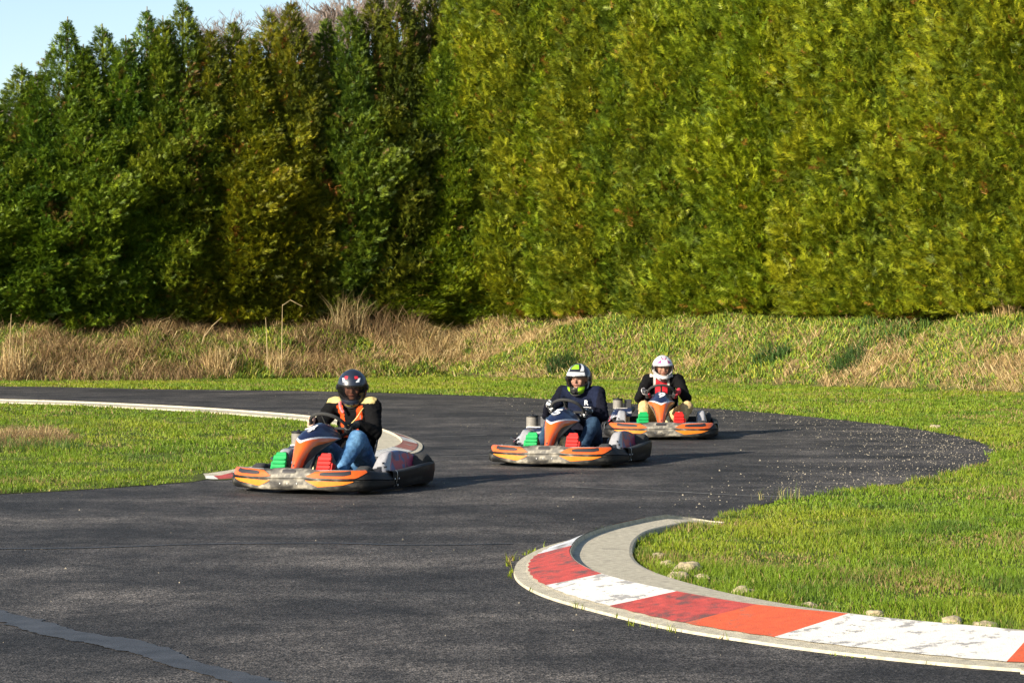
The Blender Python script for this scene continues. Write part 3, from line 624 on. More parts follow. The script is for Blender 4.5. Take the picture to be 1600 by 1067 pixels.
    NA, NE = 120, 84; lo, hi = R(-57), R(90); v = []; cl = []; f = []
    for j_ in range(NE+1):
        for a_ in range(NA): az = -math.pi+2*math.pi*a_/NA; ele = lo+(hi-lo)*j_/NE; v.append(ray(az, ele)); cl.append(sp['helm'](math.degrees(az), math.degrees(ele)))
    for j_ in range(NE):
        for a_ in range(NA):
            az = abs(math.degrees(-math.pi+2*math.pi*(a_+.5)/NA)); ele = math.degrees(lo+(hi-lo)*(j_+.5)/NE); top = 15-2*(az/66)**2; bot = -27+11*(az/66)**2
            if az < 66 and bot < ele < top: continue
            f.append((j_*NA+a_, j_*NA+(a_+1) % NA, (j_+1)*NA+(a_+1) % NA, (j_+1)*NA+a_))
    mb = MB(); mb.add([hm @ p for p in v], f); ho = mb.build('helmet', [M[sp['hmat']]], root, off=base, solid=.016); set_col(ho.data, np.array(cl))
    rows = [[hm @ (ray(R(az), R(el_))*1.018) for az in np.linspace(-74, 74, 40)] for el_ in np.linspace(-29, 18, 16)]
    vo = MB().grid(rows).build('visor', M[sp['visor']], ho, off=base)
    for sg in (1, -1): p = ray(R(sg*76), R(2)); MB().lathe(hm @ (p*.99), (hm.to_3x3() @ p), [(0, .026), (.008, .026), (.012, .018), (.012, 0)], 18).build('visor_pivot', M['black'], ho, off=base)
    mb = MB()
    for sg in (-1, 0, 1): p0, p1 = ray(R(sg*22-6), R(-40)), ray(R(sg*22+6), R(-40)); mb.tube([hm @ (p0*1.003), hm @ (p1*1.003)], .006, 6)
    mb.tube([hm @ (ray(R(a_), R(-57))*.995) for a_ in np.linspace(-180, 180, 61)], .009, 8, caps=False)
    mb.build('helmet_trim', M['strap'], ho, off=base)
    return root, base, T
def const(c): return lambda co: np.tile([c], (len(co), 1)).astype(float)
BLK = (.0055, .0055, .006)
def jk4(co):
    c = np.tile([BLK], (len(co), 1)).astype(float); x, y, z = co.T; fr = y < .26
    c[(np.abs(np.abs(x-.0)-(.075+.16*(z-.55))) < .026) & fr & (z > .42) & (z < .70) & (np.abs(x) < .15)] = (.48, .06, .012)
    c[(z > .722) & (np.abs(x) > .095) & (np.abs(x) < .235)] = (.42, .33, .14)
    return c
def jk5(co):
    c = np.tile([(.006, .0065, .012)], (len(co), 1)).astype(float); x, y, z = co.T
    c[(np.abs(x) < .20) & (z > .45)] = (.008, .011, .026); return c
def jk9(co):
    c = np.tile([BLK], (len(co), 1)).astype(float); x, y, z = co.T; fr = y < .2
    c[(np.abs(x) < .075) & fr & (z > .25) & (z < .70)] = (.45, .02, .03)
    c[(np.abs(np.abs(x)-.085) < .014) & fr & (z > .62)] = (.5, .46, .4); c[(z > .735) & (np.abs(x) > .045) & (np.abs(x) < .14)] = (.5, .45, .4)
    return c
def jeans(a, b):
    def f(co):
        n = fbm(co, 7, 5, 3)[:, None]; return np.array(a)+(np.array(b)-np.array(a))*np.clip((n-.3)*2.5, 0, 1)
    return f
def h4(az, el):
    a = abs(az); c = (.010, .014, .026)
    if 27 < el < 42 and abs(a-(24+(el-27)*1.1)) < 6: c = (.75, .76, .78)
    if 27 < el < 31 and 20 < a < 36: c = (.75, .76, .78)
    if 40 < el < 50 and 16 < a < 34: c = (.50, .02, .03)
    if -52 < el < -44 and a < 30: c = (.35, .36, .10)
    if 30 < el < 60 and 75 < a < 120: c = (.02, .05, .11)
    return c
def h5(az, el):
    a = abs(az); c = (.014, .014, .016)
    if 15 < el < 31 and a < 54: c = (.55, .56, .57)
    if 18 < el < 23 and a < 40: c = (.30, .30, .31)
    if 36 <= el < 80 and abs(a-(40+(el-36)*.7)) < 10: c = (.55, .56, .57)
    if 46 < el < 74 and a < 27: c = (.20, .42, .012)
    if -40 < el < 18 and 66 < a < 76: c = (.55, .56, .57)
    if el < -27 and 20 <= a < 50: c = (.28, .52, .015)
    return c
def h9(az, el):
    a = abs(az); c = (.58, .55, .55)
    if 28 < el < 48 and 18 < a < 48 and (el-28) < (48-a)*.7+2: c = (.40, .05, .22) if (a+el) % 11 > 4 else (.06, .02, .06)
    if 48 < el < 76 and a < 70-(el-48)*1.0 and (abs(a-(el-44)*1.3) < 6 or (a < 14 and (el % 8) < 4)): c = (.03, .02, .04) if a > 12 else (.42, .05, .20)
    if el < -40 and a < 22: c = (.04, .04, .04)
    if -10 < el < 20 and 80 < a < 96: c = (.10, .09, .09)
    return c
gl4 = lambda L_, s_, c: np.tile([BLK if s_ == 0 else (.45, .27, .19)], (len(L_), 1)).astype(float)
def gl5(L_, s_, c):
    o = np.tile([(.02, .02, .022)], (len(L_), 1)).astype(float); o[fbm(c, 42, 3, 2) > .60] = (.6, .6, .6); return o
def gl9(L_, s_, c):
    o = np.tile([(.02, .02, .022)], (len(L_), 1)).astype(float); o[(L_[:, 2] > .045) & (np.abs(L_[:, 0]) < .006)] = (.5, .46, .46); o[L_[:, 2] < -.005] = (.35, .02, .03); return o
specs = [
 dict(label='driver in navy helmet, black jacket with orange stripes and cream shoulders, and blue jeans', head=(.0, .195, .862), yaw=22, pitch=12, grip=(20, 172), lean=.0, knee=(.255, .435, .19), jacket=jk4, trousers=jeans((.025, .075, .17), (.11, .23, .38)), shoe=(.10, .10, .11), glove=gl4, helm=h4, hmat='helmet_matt', visor='visor_dark'),
 dict(label='driver in navy jacket with green, white and black helmet, dark jeans, steering kart 5', head=(-.025, .185, .846), yaw=-6, pitch=5, grip=(30, 182), lean=-.02, knee=(.25, .40, .19), jacket=jk5, trousers=jeans((.008, .02, .045), (.03, .06, .10)), shoe=(.12, .08, .05), glove=gl5, helm=h5, hmat='helmet', visor='visor_clear'),
 dict(label='driver in white helmet with magenta marks, black jacket over red top, and tan trousers', head=(.015, .19, .852), yaw=11, pitch=8, grip=(12, 168), lean=.02, knee=(.32, .375, .21), jacket=jk9, trousers=jeans((.38, .25, .11), (.47, .33, .16)), shoe=(.62, .58, .48), glove=gl9, helm=h9, hmat='helmet', visor='visor_clear')]
for i, sp in enumerate(specs):
    root, base, T = person(i, sp); jo = [c for c in root.children if c.name.startswith('jacket')][0]
    if i == 0:                            # cord across the chest
        mb = MB(); mb.tube([Vector(p)-base for p in catmull([(.145, .20, .72), (.13, .115, .66), (.10, .085, .60), (.04, .085, .545), (-.03, .10, .53)], 6)], .005, 6); mb.build('cord', mat('gold cord', (.45, .36, .12), .5), jo)
        mb = MB(); mb.tube([Vector(p)-base for p in catmull([(-.085, .12, .73), (-.06, .085, .68), (-.03, .08, .64)], 6)], .014, 6); mb.build('scarf', mat('scarf', (.6, .12, .12), .8, var=.6, vscale=70), jo)
        mb = MB(); mb.tube([(.135-base.x, .085-base.y, .62-base.z), (.14-base.x, .08-base.y, .54-base.z)], .004, 6); mb.build('zip', M['steel'], jo)
    if i == 1:
        fx = frame(Vector((.085, .083, .60))-base, (1, .25, 0), (0, .35, 1)); digit('R', .07, M['sticker_white'], jo, fx, 'chest_emblem', 0, .008)
        mb = MB()
        for q in range(6): mb.box(fx @ Vector((-.03+.012*q, -.045, .004)), (.008, .014, .007))
        mb.build('chest_lettering', M['sticker_white'], jo, smooth=False)
# ------------------------------------------------------------ grass
def blades(P, Hh, W, lean, cols, az=None):
    n = len(P); ph = rng.uniform(0, 2*np.pi, n); az = rng.uniform(0, 2*np.pi, n) if az is None else az
    wd = np.c_[np.cos(ph), np.sin(ph), np.zeros(n)]*(W/2)[:, None]; ld = np.c_[np.cos(az), np.sin(az), np.zeros(n)]
    up = np.array([[0, 0, 1.]])
    mid = P+ld*(Hh*lean*.32)[:, None]+up*(Hh*.58*np.sqrt(1-.6*lean**2))[:, None]
    tip = P+ld*(Hh*lean)[:, None]+up*(Hh*np.sqrt(np.clip(1-lean**2, .02, 1)))[:, None]
    V = np.stack([P-wd, P+wd, mid+wd*.7, mid-wd*.7, tip], 1).reshape(-1, 3)
    b = (np.arange(n)*5)[:, None]; f = np.concatenate([b+[0, 1, 2, 3], b+[3, 2, 4]], 1).ravel()
    return V, f, np.tile([4, 3], n), np.repeat(cols, 5, 0)
def join_blades(name, parts, m):
    V = []; Fi = []; Sz = []; C = []; o = 0
    for v, f, s, c in parts: V.append(v); Fi.append(f+o); Sz.append(s); C.append(c); o += len(v)
    return link(name, mesh_np(name, np.vstack(V), np.concatenate(Fi), np.concatenate(Sz), np.vstack(C)), m)
def inview(p, pad=1.0):
    return (np.abs(p[:, 0]) < p[:, 1]*(800/F)+pad+.05*p[:, 1]) & (p[:, 1] > 7)
G_LUSH = np.array([.135, .215, .013]); G_YEL = np.array([.24, .27, .02]); G_DARK = np.array([.035, .075, .012]); G_DRY = np.array([.30, .22, .085])
def lawn_cols(P, dry=.06, seed=0):
    n = len(P); a = fbm(P[:, :2], .55, 20+seed); b = fbm(P[:, :2], 2.6, 30+seed); r = rng.random(n)
    c = G_LUSH+(G_YEL-G_LUSH)*np.clip((a-.35)*2.2+rng.normal(0, .25, n), 0, 1)[:, None]
    k = np.clip((b-.55)*4, 0, .6)[:, None]; c = c*(1-k)+G_DARK*1.3*k
    c = np.where((r < dry+.35*np.clip((fbm(P[:, :2], .9, 44+seed)-.60)*8, 0, 1))[:, None], G_DRY*rng.uniform(.7, 1.1, (n, 1)), c)
    return c*rng.uniform(.75, 1.25, (n, 1))
bands = [(8, 13, 4200, .004, 1.0), (13, 17, 3000, .005, 1.0), (17, 24, 1500, .007, 1.05), (24, 34, 750, .011, 1.1), (34, 62, 420, .016, 1.2)]
def scatter(region, bands, xr, pad=1.2):
    out = []; lv = []
    for y0, y1, dn, wd, hs in bands:
        x1 = y1*(800/F)+pad+.05*y1; a, b = max(xr[0], -x1), min(xr[1], x1)
        if b <= a: continue
        n = int((b-a)*(y1-y0)*dn); p = np.c_[rng.uniform(a, b, n), rng.uniform(y0, y1, n)]; p = p[inview(p, pad)]; p = p[region(p)]
        out.append(p); lv.append(np.tile([[wd, hs]], (len(p), 1)))
    return np.vstack(out), np.vstack(lv)
def jit(p, a=.09): return p+np.c_[vnoise(p, 5, 41)-.5, vnoise(p, 5, 42)-.5]*a*2
kpoly = np.vstack([ko, ki[::-1]])
def reg_right(p): q = jit(p); return (~inside(q, track_poly)) & (~inside(jit(p, .05), kpoly)) & (p[:, 1] < foot(p[:, 0])+.4) & (p[:, 1] > 8.6)
icore = infield_poly.copy(); ipoly_in = np.vstack([[(-30, 42)], inn, catmull(low, 5), [(-14, 18.4), (-30, 18.8)]])
def reg_in(p): return inside(jit(p, .06), ipoly_in)
pr, lr = scatter(reg_right, bands, (-40, 40)); pi, li = scatter(reg_in, bands, (-40, 2))
def make_lawn(name, p, lv, seed, hmin=.02, hmax=.066, dry=.06):
    n = len(p); P = np.c_[p, np.zeros(n)]; P[:, 2] = height(P)
    cl = fbm(p, 2.4, 50+seed); hh = (hmin+(hmax-hmin)*np.clip(cl*2.4-.75+rng.normal(0, .18, n), 0, 1.4))*lv[:, 1]
    wl = np.where(rng.random(n) < .10+.35*(fbm(p, 2.2, 61+seed) > .58), rng.uniform(2.0, 3.4, n), rng.uniform(.7, 1.3, n)); hh = np.where(wl > 1.8, hh*.6, hh)
    return blades(P, hh, lv[:, 0]*wl, np.clip(rng.normal(.5, .2, n), .05, .95), lawn_cols(P, dry, seed))
tag(join_blades('grass', [make_lawn('g', pr, lr, 0)], M['grass']), 'mown green grass on the right of the track and along its far edge', 'grass', kind='stuff')
# dry brown patch on the infield
def patch(cx, cy, rx, ry, n, hh, cols, lean=.75, az=None, w=.006):
    a = rng.uniform(0, 2*np.pi, n); r = np.sqrt(rng.random(n)); p = np.c_[cx+rx*r*np.cos(a), cy+ry*r*np.sin(a)]
    P = np.c_[p, np.zeros(n)]; P[:, 2] = height(P)
    c = cols[rng.integers(0, len(cols), n)]*rng.uniform(.6, 1.2, (n, 1))
    return blades(P, hh*rng.uniform(.4, 1.2, n), np.full(n, w)*rng.uniform(.7, 1.4, n), np.clip(rng.normal(lean, .2, n), .1, .98), c, az)
T_STRAW = np.array([[.52, .38, .17], [.42, .29, .12], [.60, .47, .24], [.30, .19, .09]]); T_BROWN = np.array([[.22, .13, .06], [.30, .19, .09], [.14, .085, .04], [.38, .27, .13]])
T_GREEN = np.array([[.06, .13, .02], [.10, .17, .025], [.035, .085, .015], [.14, .19, .03]])
c1 = gp(20, 693); c2 = gp(60, 680)
tag(join_blades('grass', [make_lawn('g', pi, li, 3), patch(c1[0], c1[1], .75, 1.5, 2600, .15, T_BROWN), patch(c2[0]-.2, c2[1], .55, .9, 1200, .16, np.vstack([T_STRAW, T_BROWN])), patch(c1[0]+.3, c1[1]-1.2, .8, .8, 900, .16, T_GREEN, .5)], M['grass']),
    'short bright green grass on the left infield with a brown dry patch', 'grass', kind='stuff')
# bank of rough grass, straw and dead stems
def reg_bank(p): d = p[:, 1]-foot(p[:, 0]); return (d > -.25) & (d < 6.5)
pb, lb = scatter(reg_bank, [(38, 48, 800, .013, 1), (48, 64, 760, .015, 1)], (-16, 16))
nb = len(pb); Pb = np.c_[pb, np.zeros(nb)]; Pb[:, 2] = height(Pb)
db = pb[:, 1]-foot(pb[:, 0]); ns = fbm(pb*np.array([[.7, 1.]]), .55, 71, 4); ns2 = fbm(pb, 1.4, 77)
left = np.clip((-pb[:, 0]-2.0)/3, 0, 1)
dryness = np.clip((ns-.47)*3.2+(fbm(pb, 2.6, 79, 3)-.5)*3+.10+left*.26-np.clip(db-2.6, 0, 2)*.28*(1-left)+.12*np.exp(-((pb[:, 0]+1.5)/2.2)**2)-.25*(pb[:, 0] > 2.5)*(db > 1.2), .05, .88)
isdry = rng.random(nb) < dryness
browny = (rng.random(nb) < left*.55+.08)
cb = np.where(isdry[:, None], np.where(browny[:, None], T_BROWN[rng.integers(0, 4, nb)], T_STRAW[rng.integers(0, 4, nb)]), T_GREEN[rng.integers(0, 4, nb)]*[2.1, 1.6, 1.1])*rng.uniform(.65, 1.2, (nb, 1))
hb = np.where(isdry, rng.uniform(.14, .45, nb)*(1+.3*left)*(.6+.9*fbm(pb, 1.1, 93)), rng.uniform(.05, .15, nb)*(.4+ns2*1.5)*(1+.5*left))
lnb = np.where(isdry, np.clip(rng.normal(.93, .12, nb)-.10*left, .1, .98), np.clip(rng.normal(.72, .2, nb), .1, .97))
azb = np.where(rng.random(nb) < .35, 2*np.pi*vnoise(pb, .9, 88)*1.5, rng.uniform(0, 2*np.pi, nb))
tag(join_blades('rough_grass', [blades(Pb, hb, lb[:, 0]*np.where(isdry, .8, 2.1)*rng.uniform(.6, 1.3, nb), lnb, cb, azb)], M['straw']), 'rough green grass and flattened dry straw on the bank below the hedge', 'rough grass', kind='stuff')
def bank_pt(px, frac):                    # a point on the bank in a photo column, frac of the way from foot to hedge
    x = 0.0
    for _ in range(30): y = float(foot(x))+frac*4.6; x = (px-800)/F*y
    return Vector((x, y, float(height(np.array([[x, y]]))[0])))
def tussock(name, px, fr, label, cols, n, r, hh, lean, w=.012, cat='grass clump'):
    p = bank_pt(px, fr); v, f, s, c = patch(p.x, p.y, r, r, n, hh, cols, lean, None, w)
    v = v-np.array([[*p]]); o = link(name, mesh_np(name, v, f, s, c), M['straw'], loc=p); return tag(o, label, cat)
tussock('grass_tussock', 876, .12, 'dark green upright grass tussock at the bank foot left of the green and white helmet', T_GREEN[[0, 2, 2]]*.6, 420, .34, .42, .5)
tussock('grass_tussock', 1322, .22, 'dark green drooping grass tussock low on the right side of the bank', T_GREEN[[0, 2, 2]]*.75, 420, .42, .45, .65)
tussock('weed_clump', 1205, .30, 'dark leafy weed clump low on the bank right of the white helmet', T_GREEN[[2, 0]]*.7, 380, .45, .26, .5, .03, 'weed')
tussock('weed_clump', 1395, .72, 'broad green weed clump near the top of the right bank', T_GREEN, 700, .9, .28, .5, .03, 'weed')
tussock('dead_reed_clump', 545, .62, 'tallest pale dead reed clump on the bank above the navy helmet', T_STRAW*.55, 340, .42, 1.05, .5, .014, 'dead reeds')
tussock('dead_reed_clump', 610, .55, 'brown dead reed clump beside the pale reed clump above the navy helmet', T_BROWN*.7, 700, .9, .85, .6, .014, 'dead reeds')
tussock('dead_reed_clump', 342, .05, 'straw coloured reed clump at the bank foot left of the tall bent stalk', T_STRAW, 260, .34, .75, .5, .014, 'dead reeds')
tussock('dead_reed_clump', 432, .06, 'straw coloured reed clump at the foot of the tall bent stalk', T_STRAW, 160, .25, .6, .4, .014, 'dead reeds')
tussock('dead_reed_clump', 18, .05, 'straw coloured reed clump at the left edge of the photo', T_STRAW, 220, .4, .8, .35, .014, 'dead reeds')
tussock('dead_reed_clump', 1575, .85, 'pale dead reed clump at the top of the bank by the right edge', T_STRAW, 160, .35, .9, .4, .012, 'dead reeds')
tussock('straw_heap', 668, .35, 'heap of flattened pale straw on the bank between the navy and green helmets', T_STRAW, 1500, 1.0, .6, .93, .012, 'straw')
tussock('straw_heap', 500, .5, 'dark brown heap of dead brush on the bank, left of the tall reeds', T_BROWN*.6, 900, .8, .5, .8, .012, 'brush')
tussock('bramble_patch', 205, .25, 'low patch of reddish brown dead bramble on the left bank', T_BROWN*.8, 2200, 2.3, .6, .85, .012, 'bramble')
M['stalk'] = mat('dead stalk', (.36, .27, .14), .85, var=.3, vscale=4)
def stalk(px, fr, hh, dx, label, bend=None):
    p = bank_pt(px, fr); mb = MB(); pts = [(0, 0, -.05), (dx*.2, 0, hh*.4), (dx*.6, .02, hh*.75), (dx, .03, hh)]
    mb.tube(pts, [.012, .010, .008, .005], 5)
    if bend: mb.tube([(dx, .03, hh*.985), (dx+bend*.4, 0, hh*1.06), (dx+bend, -.05, hh*.97)], [.008, .007, .004], 5)
    o = mb.build('dead_stalk', M['stalk']); o.location = p; tag(o, label, 'dead stalk', 'dead stalks standing on the bank')
stalk(440, .02, 1.75, .02, 'tallest pale dead stalk with a bent top at the bank foot', .5)
stalk(418, .05, 1.35, -.05, 'straight dead stalk just left of the bent-topped stalk')
stalk(14, .03, 1.5, .05, 'dead stalk nearest the left edge of the photo')
stalk(37, .03, 1.25, -.02, 'second dead stalk from the left edge of the photo')
stalk(292, .75, 1.0, .22, 'leaning dead stalk against the dark hedge on the left')
stalk(312, .4, .8, .55, 'dead stalk bowed far over to the right on the left bank')
stalk(368, .1, .7, .06, 'short dead stalk between the straw reeds and the bent-topped stalk')
stalk(826, .95, .5, -.18, 'thin pale twig at the hedge foot above the green helmet')
# grass wisps at the inner edge of the bend, pebbles and stones
def wisp(px, py, n, hh, label):
    x, y = gp(px, py); v, f, s, c = patch(x, y, .22, .1, n, hh, np.array([[.18, .2, .06], [.3, .26, .1], [.1, .15, .03]]), .35, None, .005)
    v = v-np.array([[x, y, 0]]); tag(link('grass_wisp', mesh_np('wisp', v, f, s, c), M['straw'], loc=(x, y, 0)), label, 'grass')
wisp(1212, 782, 40, .13, 'tall thin grass wisps at the track edge inside the bend')
wisp(1262, 777, 16, .13, 'few sparse grass wisps further round the track edge inside the bend')
def rock(px, py, r, flat, label, seed):
    x, y = gp(px, py); bm = bmesh.new(); bmesh.ops.create_icosphere(bm, subdivisions=4, radius=1)
    co = np.array([v.co[:] for v in bm.verts]); nz = fbm(co, 1.1, seed, 4)-.5; nz2 = np.abs(fbm(co, 3.1, seed+3, 3)-.5)
    for v, a, b_ in zip(bm.verts, nz, nz2): v.co *= (1+1.0*a-.35*b_); v.co.x *= r; v.co.y *= r*.8; v.co.z *= r*flat
    me = bpy.data.meshes.new('rock'); bm.to_mesh(me); bm.free()
    for p in me.polygons: p.use_smooth = True
    o = link('rock', me, M['stone'], loc=(x, y, r*flat*.3)); o.rotation_euler = (0, 0, seed); tag(o, label, 'rock', 'pale stones in the kerbside grass')
for k, a in enumerate([(1045, 888, .06, .6, 'pale stone furthest left in the grass by the kerb bend'), (1074, 897, .10, .6, 'largest pale stone in the grass by the kerb bend'), (1058, 907, .075, .5, 'pale stone just in front of the largest stone by the kerb'),
                       (1098, 905, .05, .5, 'small pale stone to the right of the largest stone by the kerb'), (1030, 872, .05, .55, 'small pale stone at the top of the stones by the kerb'), (1162, 929, .075, .5, 'lone pale stone in the grass behind the red kerb block'),
                       (1265, 948, .04, .5, 'small half buried stone behind the orange kerb block'), (1369, 963, .055, .45, 'pale stone behind the long white kerb block'), (1490, 974, .07, .35, 'flat pale stone at the grass edge, second from the right edge'), (1538, 980, .07, .35, 'flat pale stone at the grass edge, nearest the right edge')]): rock(*a, seed=100+k)
rock(1461, 669, .09, .45, 'white block of stone in the grass outside the bend', 131)
# gravel spread on the outside of the bend
ng = 2600; i_g = np.clip(rng.normal(len(far_c)*.66, len(far_c)*.14, ng), len(far_c)*.36, len(far_c)-1).astype(int); base_g = far_c[i_g]+rng.normal(0, .25, (ng, 2))
cen = np.array(gp(1080, 715)); tt = np.abs(rng.normal(0, .22, ng))[:, None]; pg = base_g+(cen-base_g)*np.clip(tt, 0, 1.2)
pg = pg[inside(pg, track_poly)]; extra = np.c_[rng.uniform(-5, 5, 2600), rng.uniform(9.5, 46, 2600)]; extra = extra[inside(extra, track_poly) & ~inside(extra, infield_poly)]; pg = np.vstack([pg, extra[:350]])
pg = pg[~inside(pg, kpoly)]
n = len(pg); sz = np.abs(rng.normal(0, .0042, n))+.002; tet = np.array([[1, 0, -.4], [-.5, .87, -.4], [-.5, -.87, -.4], [0, 0, .7]])
a = rng.uniform(0, 6.28, n); ca, sa = np.cos(a), np.sin(a)
V = np.stack([np.stack([t[0]*ca-t[1]*sa, t[0]*sa+t[1]*ca, np.full(n, t[2])], 1)*sz[:, None]+np.c_[pg, sz*.35+.004] for t in tet], 1)*1.0
b_ = (np.arange(n)*4)[:, None, None]; fi = (b_+np.array([[0, 1, 3], [1, 2, 3], [2, 0, 3]])[None]).ravel()
tag(link('gravel', mesh_np('gravel', V.reshape(-1, 3), fi, np.full(n*3, 3)), M['gravel']), 'loose pale gravel scattered on the outside of the bend', 'gravel', kind='stuff')

# ------------------------------------------------------------ hedge trees
C_PALE = np.array([.165, .185, .012]); C_MID = np.array([.085, .120, .010]); C_DARK = np.array([.045, .075, .012]); C_DEAD = np.array([.20, .105, .03])
def crown_mesh(seed, Ht, Rr, N, spire, dead=.05, Lf=(.24, .5)):
    r_ = np.random.default_rng(seed)
    t = r_.random(N*3); prof = lambda t: Rr*(np.clip(1-np.clip((t-.50)/.50, 0, 1), 0, 1)**1.0 if spire else np.clip(1-t**3, 0, 1)**.6)*np.clip(.75+t*2, 0, 1)
    keep = r_.random(N*3) < (prof(t)+(.05 if spire else .12)*Rr)/(Rr*1.12); t = t[keep][:N]; n = len(t)
    th = -np.pi/2+r_.normal(0, 1.25, n)
    cl = vnoise(np.c_[th*1.9, t*Ht*1.0], 1.0, seed)*.55+vnoise(np.c_[th*4, t*Ht*2.1], 1.0, seed+1)*.45
    rad = (prof(t)+.03)*(.60+.74*cl)*(1-.40*r_.random(n)**2.2)
    out = np.c_[np.cos(th), np.sin(th), np.zeros(n)]
    P = out*rad[:, None]+np.c_[np.zeros((n, 2)), .1+t*(Ht-.35)]
    d = out*r_.uniform(.35, .9, n)[:, None]+np.c_[r_.normal(0, .38, (n, 2)), r_.uniform(.15, .95, n)+t**3*.5]; d /= np.linalg.norm(d, axis=1)[:, None]
    L = r_.uniform(*Lf, n)*(1-.35*t*spire)
    sdv = np.cross(d, r_.normal(0, 1, (n, 3))+out*.0+np.array([[0, 0, .2]])); sdv /= np.linalg.norm(sdv, axis=1)[:, None]
    nrm = np.cross(d, sdv)
    K = 7; V = []; 
    droop = r_.uniform(-.10, .32, n)
    def spine(s): return P+d*(L*s)[:, None]-np.array([[0, 0, 1.]])*(L*droop*s*s)[:, None]+nrm*(L*.06*np.sin(s*5))[:, None]
    for k in range(K):
        s = .12+.8*k/K; b = spine(s); ll = L*(.42*(1-.55*s)); w_ = L*.030+.003
        for sg in (-1, 1):
            dirn = d*.75+sdv*sg*.75-np.array([[0, 0, .16]]); tip = b+dirn*ll[:, None]+r_.normal(0, .012, (n, 3)); wv = d*(w_*1.1)[:, None]
            V.append(np.stack([b-wv, b+wv, tip], 1))
    b = spine(.6); tip = spine(1.12); wv = sdv*(L*.03)[:, None]; V.append(np.stack([b-wv, b+wv, tip], 1))
    V = np.stack(V, 1).reshape(-1, 3); m = 2*K+1
    hue = np.clip(r_.random(n)*.75+(cl-.5)*1.1+.1, 0, 1)[:, None]  # fronds paler on clumps that stand out, darker where clumps sink in
    c = np.where(hue < .5, C_DARK+(C_MID-C_DARK)*hue*2, C_MID+(C_PALE-C_MID)*(hue*2-1))
    dd = (vnoise(np.c_[th*2.2, t*Ht*.8], 1.0, seed+9) > (.86 if spire else .93)) & (r_.random(n) < .4) | (r_.random(n) < dead*.25)
    c = np.where(dd[:, None], C_DEAD*r_.uniform(.5, 1.1, (n, 1)), c)*r_.uniform(.8, 1.2, (n, 1))
    return mesh_np('crown', V, np.arange(len(V)), np.full(n*m, 3), np.repeat(np.repeat(c, m, 0)*r_.uniform(.62, 1.38, (n*m, 1)), 3, 0))
def trunk_mesh(seed, Ht):
    r_ = random.Random(seed); mb = MB(); k = 9
    pts = [(r_.uniform(-.04, .04), r_.uniform(-.04, .04), -.2+(Ht+.15)*i/(k-1)) for i in range(k)]; mb.tube(pts, [.11*(1-i/(k-1))+.012 for i in range(k)], 7)
    for i in range(38):
        z = .5+(Ht-.8)*i/38; a = -math.pi/2+r_.gauss(0, 1.3); l = .9*(1-z/Ht)**.7+.18; up = r_.uniform(.2, .7)
        mb.tube([(0, 0, z), (math.cos(a)*l*.5, math.sin(a)*l*.5, z+l*up*.4), (math.cos(a)*l, math.sin(a)*l, z+l*up)], [.022, .014, .005], 4, caps=False)
    return mb
protoA = []; protoB = []
def make_tree(seed, Ht, Rr, N, spire, Lf):
    t = empty('conifer', (0, 0, 0)); me = crown_mesh(seed, Ht, Rr, N, spire, Lf=Lf); link('crown', me, M['foliage'], t)
    trunk_mesh(seed, Ht).build('trunk', M['bark'], t); return t
for k in range(4): protoA.append(make_tree(200+k, 8.5, 1.45, 17000, 1, (.16, .36)))
for k in range(4): protoB.append(make_tree(300+k, 11.0, 1.7, 22000, 0, (.16, .36)))
used = set()
def plant(proto, x, y, sc, rz, col, label, group):
    o = proto if proto.name not in used else copy_tree(proto); used.add(proto.name)
    z = float(height(np.array([[x, y]]))[0]); o.location = (x, y, z-.12); o.scale = sc; o.rotation_euler = (R(random.uniform(-1.5, 1.5)), R(random.uniform(-1.5, 1.5)), rz)
    tag(o, label, 'conifer', group)
    for c in o.children:
        if c.name.startswith('crown'): c.color = (*col, 1)
    return o
# left hedge: (photo column of the tip, photo row of the tip)
tips = [(-75, 150), (-35, 140), (-5, 165), (32, 105), (66, 118), (104, 34), (140, 75), (171, 44), (200, 62), (232, 18), (258, 30), (283, 2), (325, 48), (352, 35), (385, 60), (420, 20), (462, 5), (505, 30), (545, 12), (590, -10), (632, -30), (672, -50)]
words = ['conifer beyond the left photo edge', 'conifer just outside the left photo edge', 'low dark conifer cut by the left photo edge', 'low conifer with a thin spire at the left end of the hedge', 'low twin-tipped conifer second from the left end of the hedge', 'tall slender conifer with a ragged spire near the left end of the hedge',
         'shorter conifer in the notch right of the ragged spire', 'conifer with a brownish pointed top left of the highest spires', 'short conifer between the two pointed tops on the left', 'broad pointed conifer just left of the highest spire', 'dark conifer half hidden behind the highest spire', 'conifer with the highest spire against the sky',
         'conifer with a rounded top right of the highest spire', 'yellowish conifer in front of the round bare tree', 'conifer with browning foliage and a bare stem below the bare tree', 'conifer with orange brown upper foliage right of the bare tree', 'conifer topping out against the grey wooded hill', 'dark conifer above and left of the navy helmet',
         'conifer straight above the navy helmet', 'thinning conifer with bare twigs near the hedge corner', 'dark brown-flecked conifer beside the hedge corner', 'last dark conifer of the left hedge, in the hedge corner']
for k, ((px, py), wd) in enumerate(zip(tips, words)):
    x = 0.
    for _ in range(20): y = float(foot(x))+4.7+(k % 2)*.5; x = (px-800)/F*y
    zt = H+(YH-py)*y/F; zb = float(height(np.array([[x, y]]))[0])-.12; s = (zt-zb)/8.35
    u = random.uniform
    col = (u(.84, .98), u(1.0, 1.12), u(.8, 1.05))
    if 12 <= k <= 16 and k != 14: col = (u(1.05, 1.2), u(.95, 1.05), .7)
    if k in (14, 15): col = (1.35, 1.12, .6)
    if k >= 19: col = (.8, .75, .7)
    plant(protoA[k % 4], x, y, (u(1.0, 1.25), u(1.0, 1.2), s), R(22)+u(-.5, .5), col, wd, 'dark conifers of the left hedge')
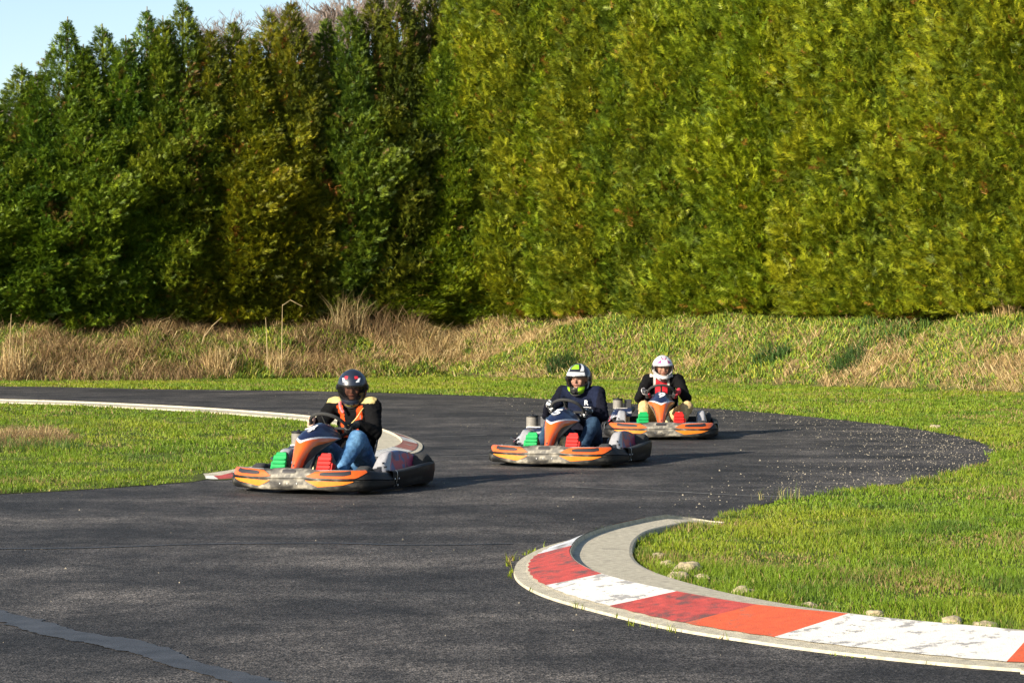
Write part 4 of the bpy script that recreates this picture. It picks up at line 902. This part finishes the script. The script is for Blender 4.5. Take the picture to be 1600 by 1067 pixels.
# right hedge: columns of the photo
rw = ['pale green conifer at the hedge corner', 'bright green conifer right of the hedge corner', 'bright conifer above and left of the green and white helmet', 'bright conifer above the leftmost gap of the right hedge foot', 'bright conifer straight above the green and white helmet', 'bright conifer between the two rear drivers’ helmets',
      'bright conifer straight above the white helmet', 'bright conifer just right of the white helmet', 'bright conifer left of the dark hollow at the hedge foot', 'bright conifer over the dark hollow at the hedge foot', 'bright conifer just right of the dark hollow at the hedge foot', 'bright conifer above the bend’s far edge', 'bright conifer above the dark drooping tussock',
      'bright conifer above the broad weed clump', 'bright conifer third from the right photo edge', 'bright conifer second from the right photo edge', 'bright conifer cut by the right photo edge', 'bright conifer just beyond the right photo edge', 'bright conifer beyond the right photo edge']
for px, py, s_, wd in [(652, 345, .8, 'lowest bright conifer at the foot of the hedge corner'), (688, 190, .85, 'half-height bright conifer leaning into the hedge corner'), (716, 60, .85, 'slender bright conifer at the top of the hedge corner')]:
    x = 0.
    for _ in range(25): y = float(foot(x))+4.1; x = (px-800)/F*y
    zt = H+(YH-py)*y/F; zb = float(height(np.array([[x, y]]))[0])
    plant(protoB[0], x, y, (s_, s_, (zt-zb)/10.9), R(-20), (1.3, 1.35, .75), wd, 'bright conifers of the right hedge')
cols_px = np.linspace(752, 1690, len(rw))
for k, (px, wd) in enumerate(zip(cols_px, rw)):
    x = 0.
    for _ in range(25): y = float(foot(x))+5.3+random.uniform(0, .5); x = (px-800)/F*y
    u = random.uniform
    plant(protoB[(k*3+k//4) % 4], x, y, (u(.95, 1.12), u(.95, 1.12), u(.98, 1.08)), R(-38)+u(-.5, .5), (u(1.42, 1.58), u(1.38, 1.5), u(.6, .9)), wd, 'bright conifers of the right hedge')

# ------------------------------------------------------------ bare wood on the hill
def bare_mb(mb, base, h, r_, depth=5):
    def grow(p, d, l, rad, k):
        q = p+d*l; mb.tube([p, q], [rad, rad*.68], 3, caps=False)
        if k == 0: return
        for _ in range(3 if k > 1 else 4):
            e = (d+Vector((r_.gauss(0, .55), r_.gauss(0, .55), r_.uniform(-.1, .45)))).normalized(); grow(p+d*l*r_.uniform(.65, 1), e, l*r_.uniform(.62, .82), rad*.6, k-1)
    grow(Vector(base), Vector((0, 0, 1)), h*.28, h*.022, depth)
r_ = random.Random(5); mb = MB(); bare_mb(mb, (0, 0, 0), 8, r_, 6); bt = None
def hill_pt(px, y): x = (px-800)/F*y; return Vector((x, y, float(height(np.array([[x, y]]))[0])))
for k, (px, y, h, lb) in enumerate([(376, 128, 1.0, 'round bare grey tree showing above the hedge right of the highest spire'), (330, 132, .95, 'bare grey tree just left of the round bare tree above the hedge'), (10, 128, .9, 'bare purple-grey tree at the left edge behind the hedge'), (455, 126, 1.0, 'bare grey tree at the left end of the bare wood on the hill')]):
    if bt is None:
        bt = empty('bare_tree', (0, 0, 0)); 
        mt = MB(); mt.tube([(0, 0, -.3), (.03, 0, 1.1), (0, .02, 2.3)], [.24, .2, .16], 8); mt.build('trunk', M['bark'], bt); mb.build('crown', M['bare'], bt, smooth=False); o = bt
    else: o = copy_tree(bt)
    o.location = hill_pt(px, y); o.rotation_euler = (0, 0, k*1.3); o.scale = (h*1.2, h*1.2, h*.85); tag(o, lb, 'bare tree', 'bare trees on the hill behind the hedge')
mw = MB(); r2 = random.Random(8)
for k in range(70):
    px = r2.uniform(430, 820) if k < 58 else r2.uniform(-80, 300); p = hill_pt(px, r2.uniform(126, 160)); bare_mb(mw, p, r2.uniform(5.5, 7.5), r2, 4)
tag(mw.build('bare_wood', M['bare'], smooth=False), 'far bare winter wood on the hill behind the hedge', 'wood', kind='stuff')
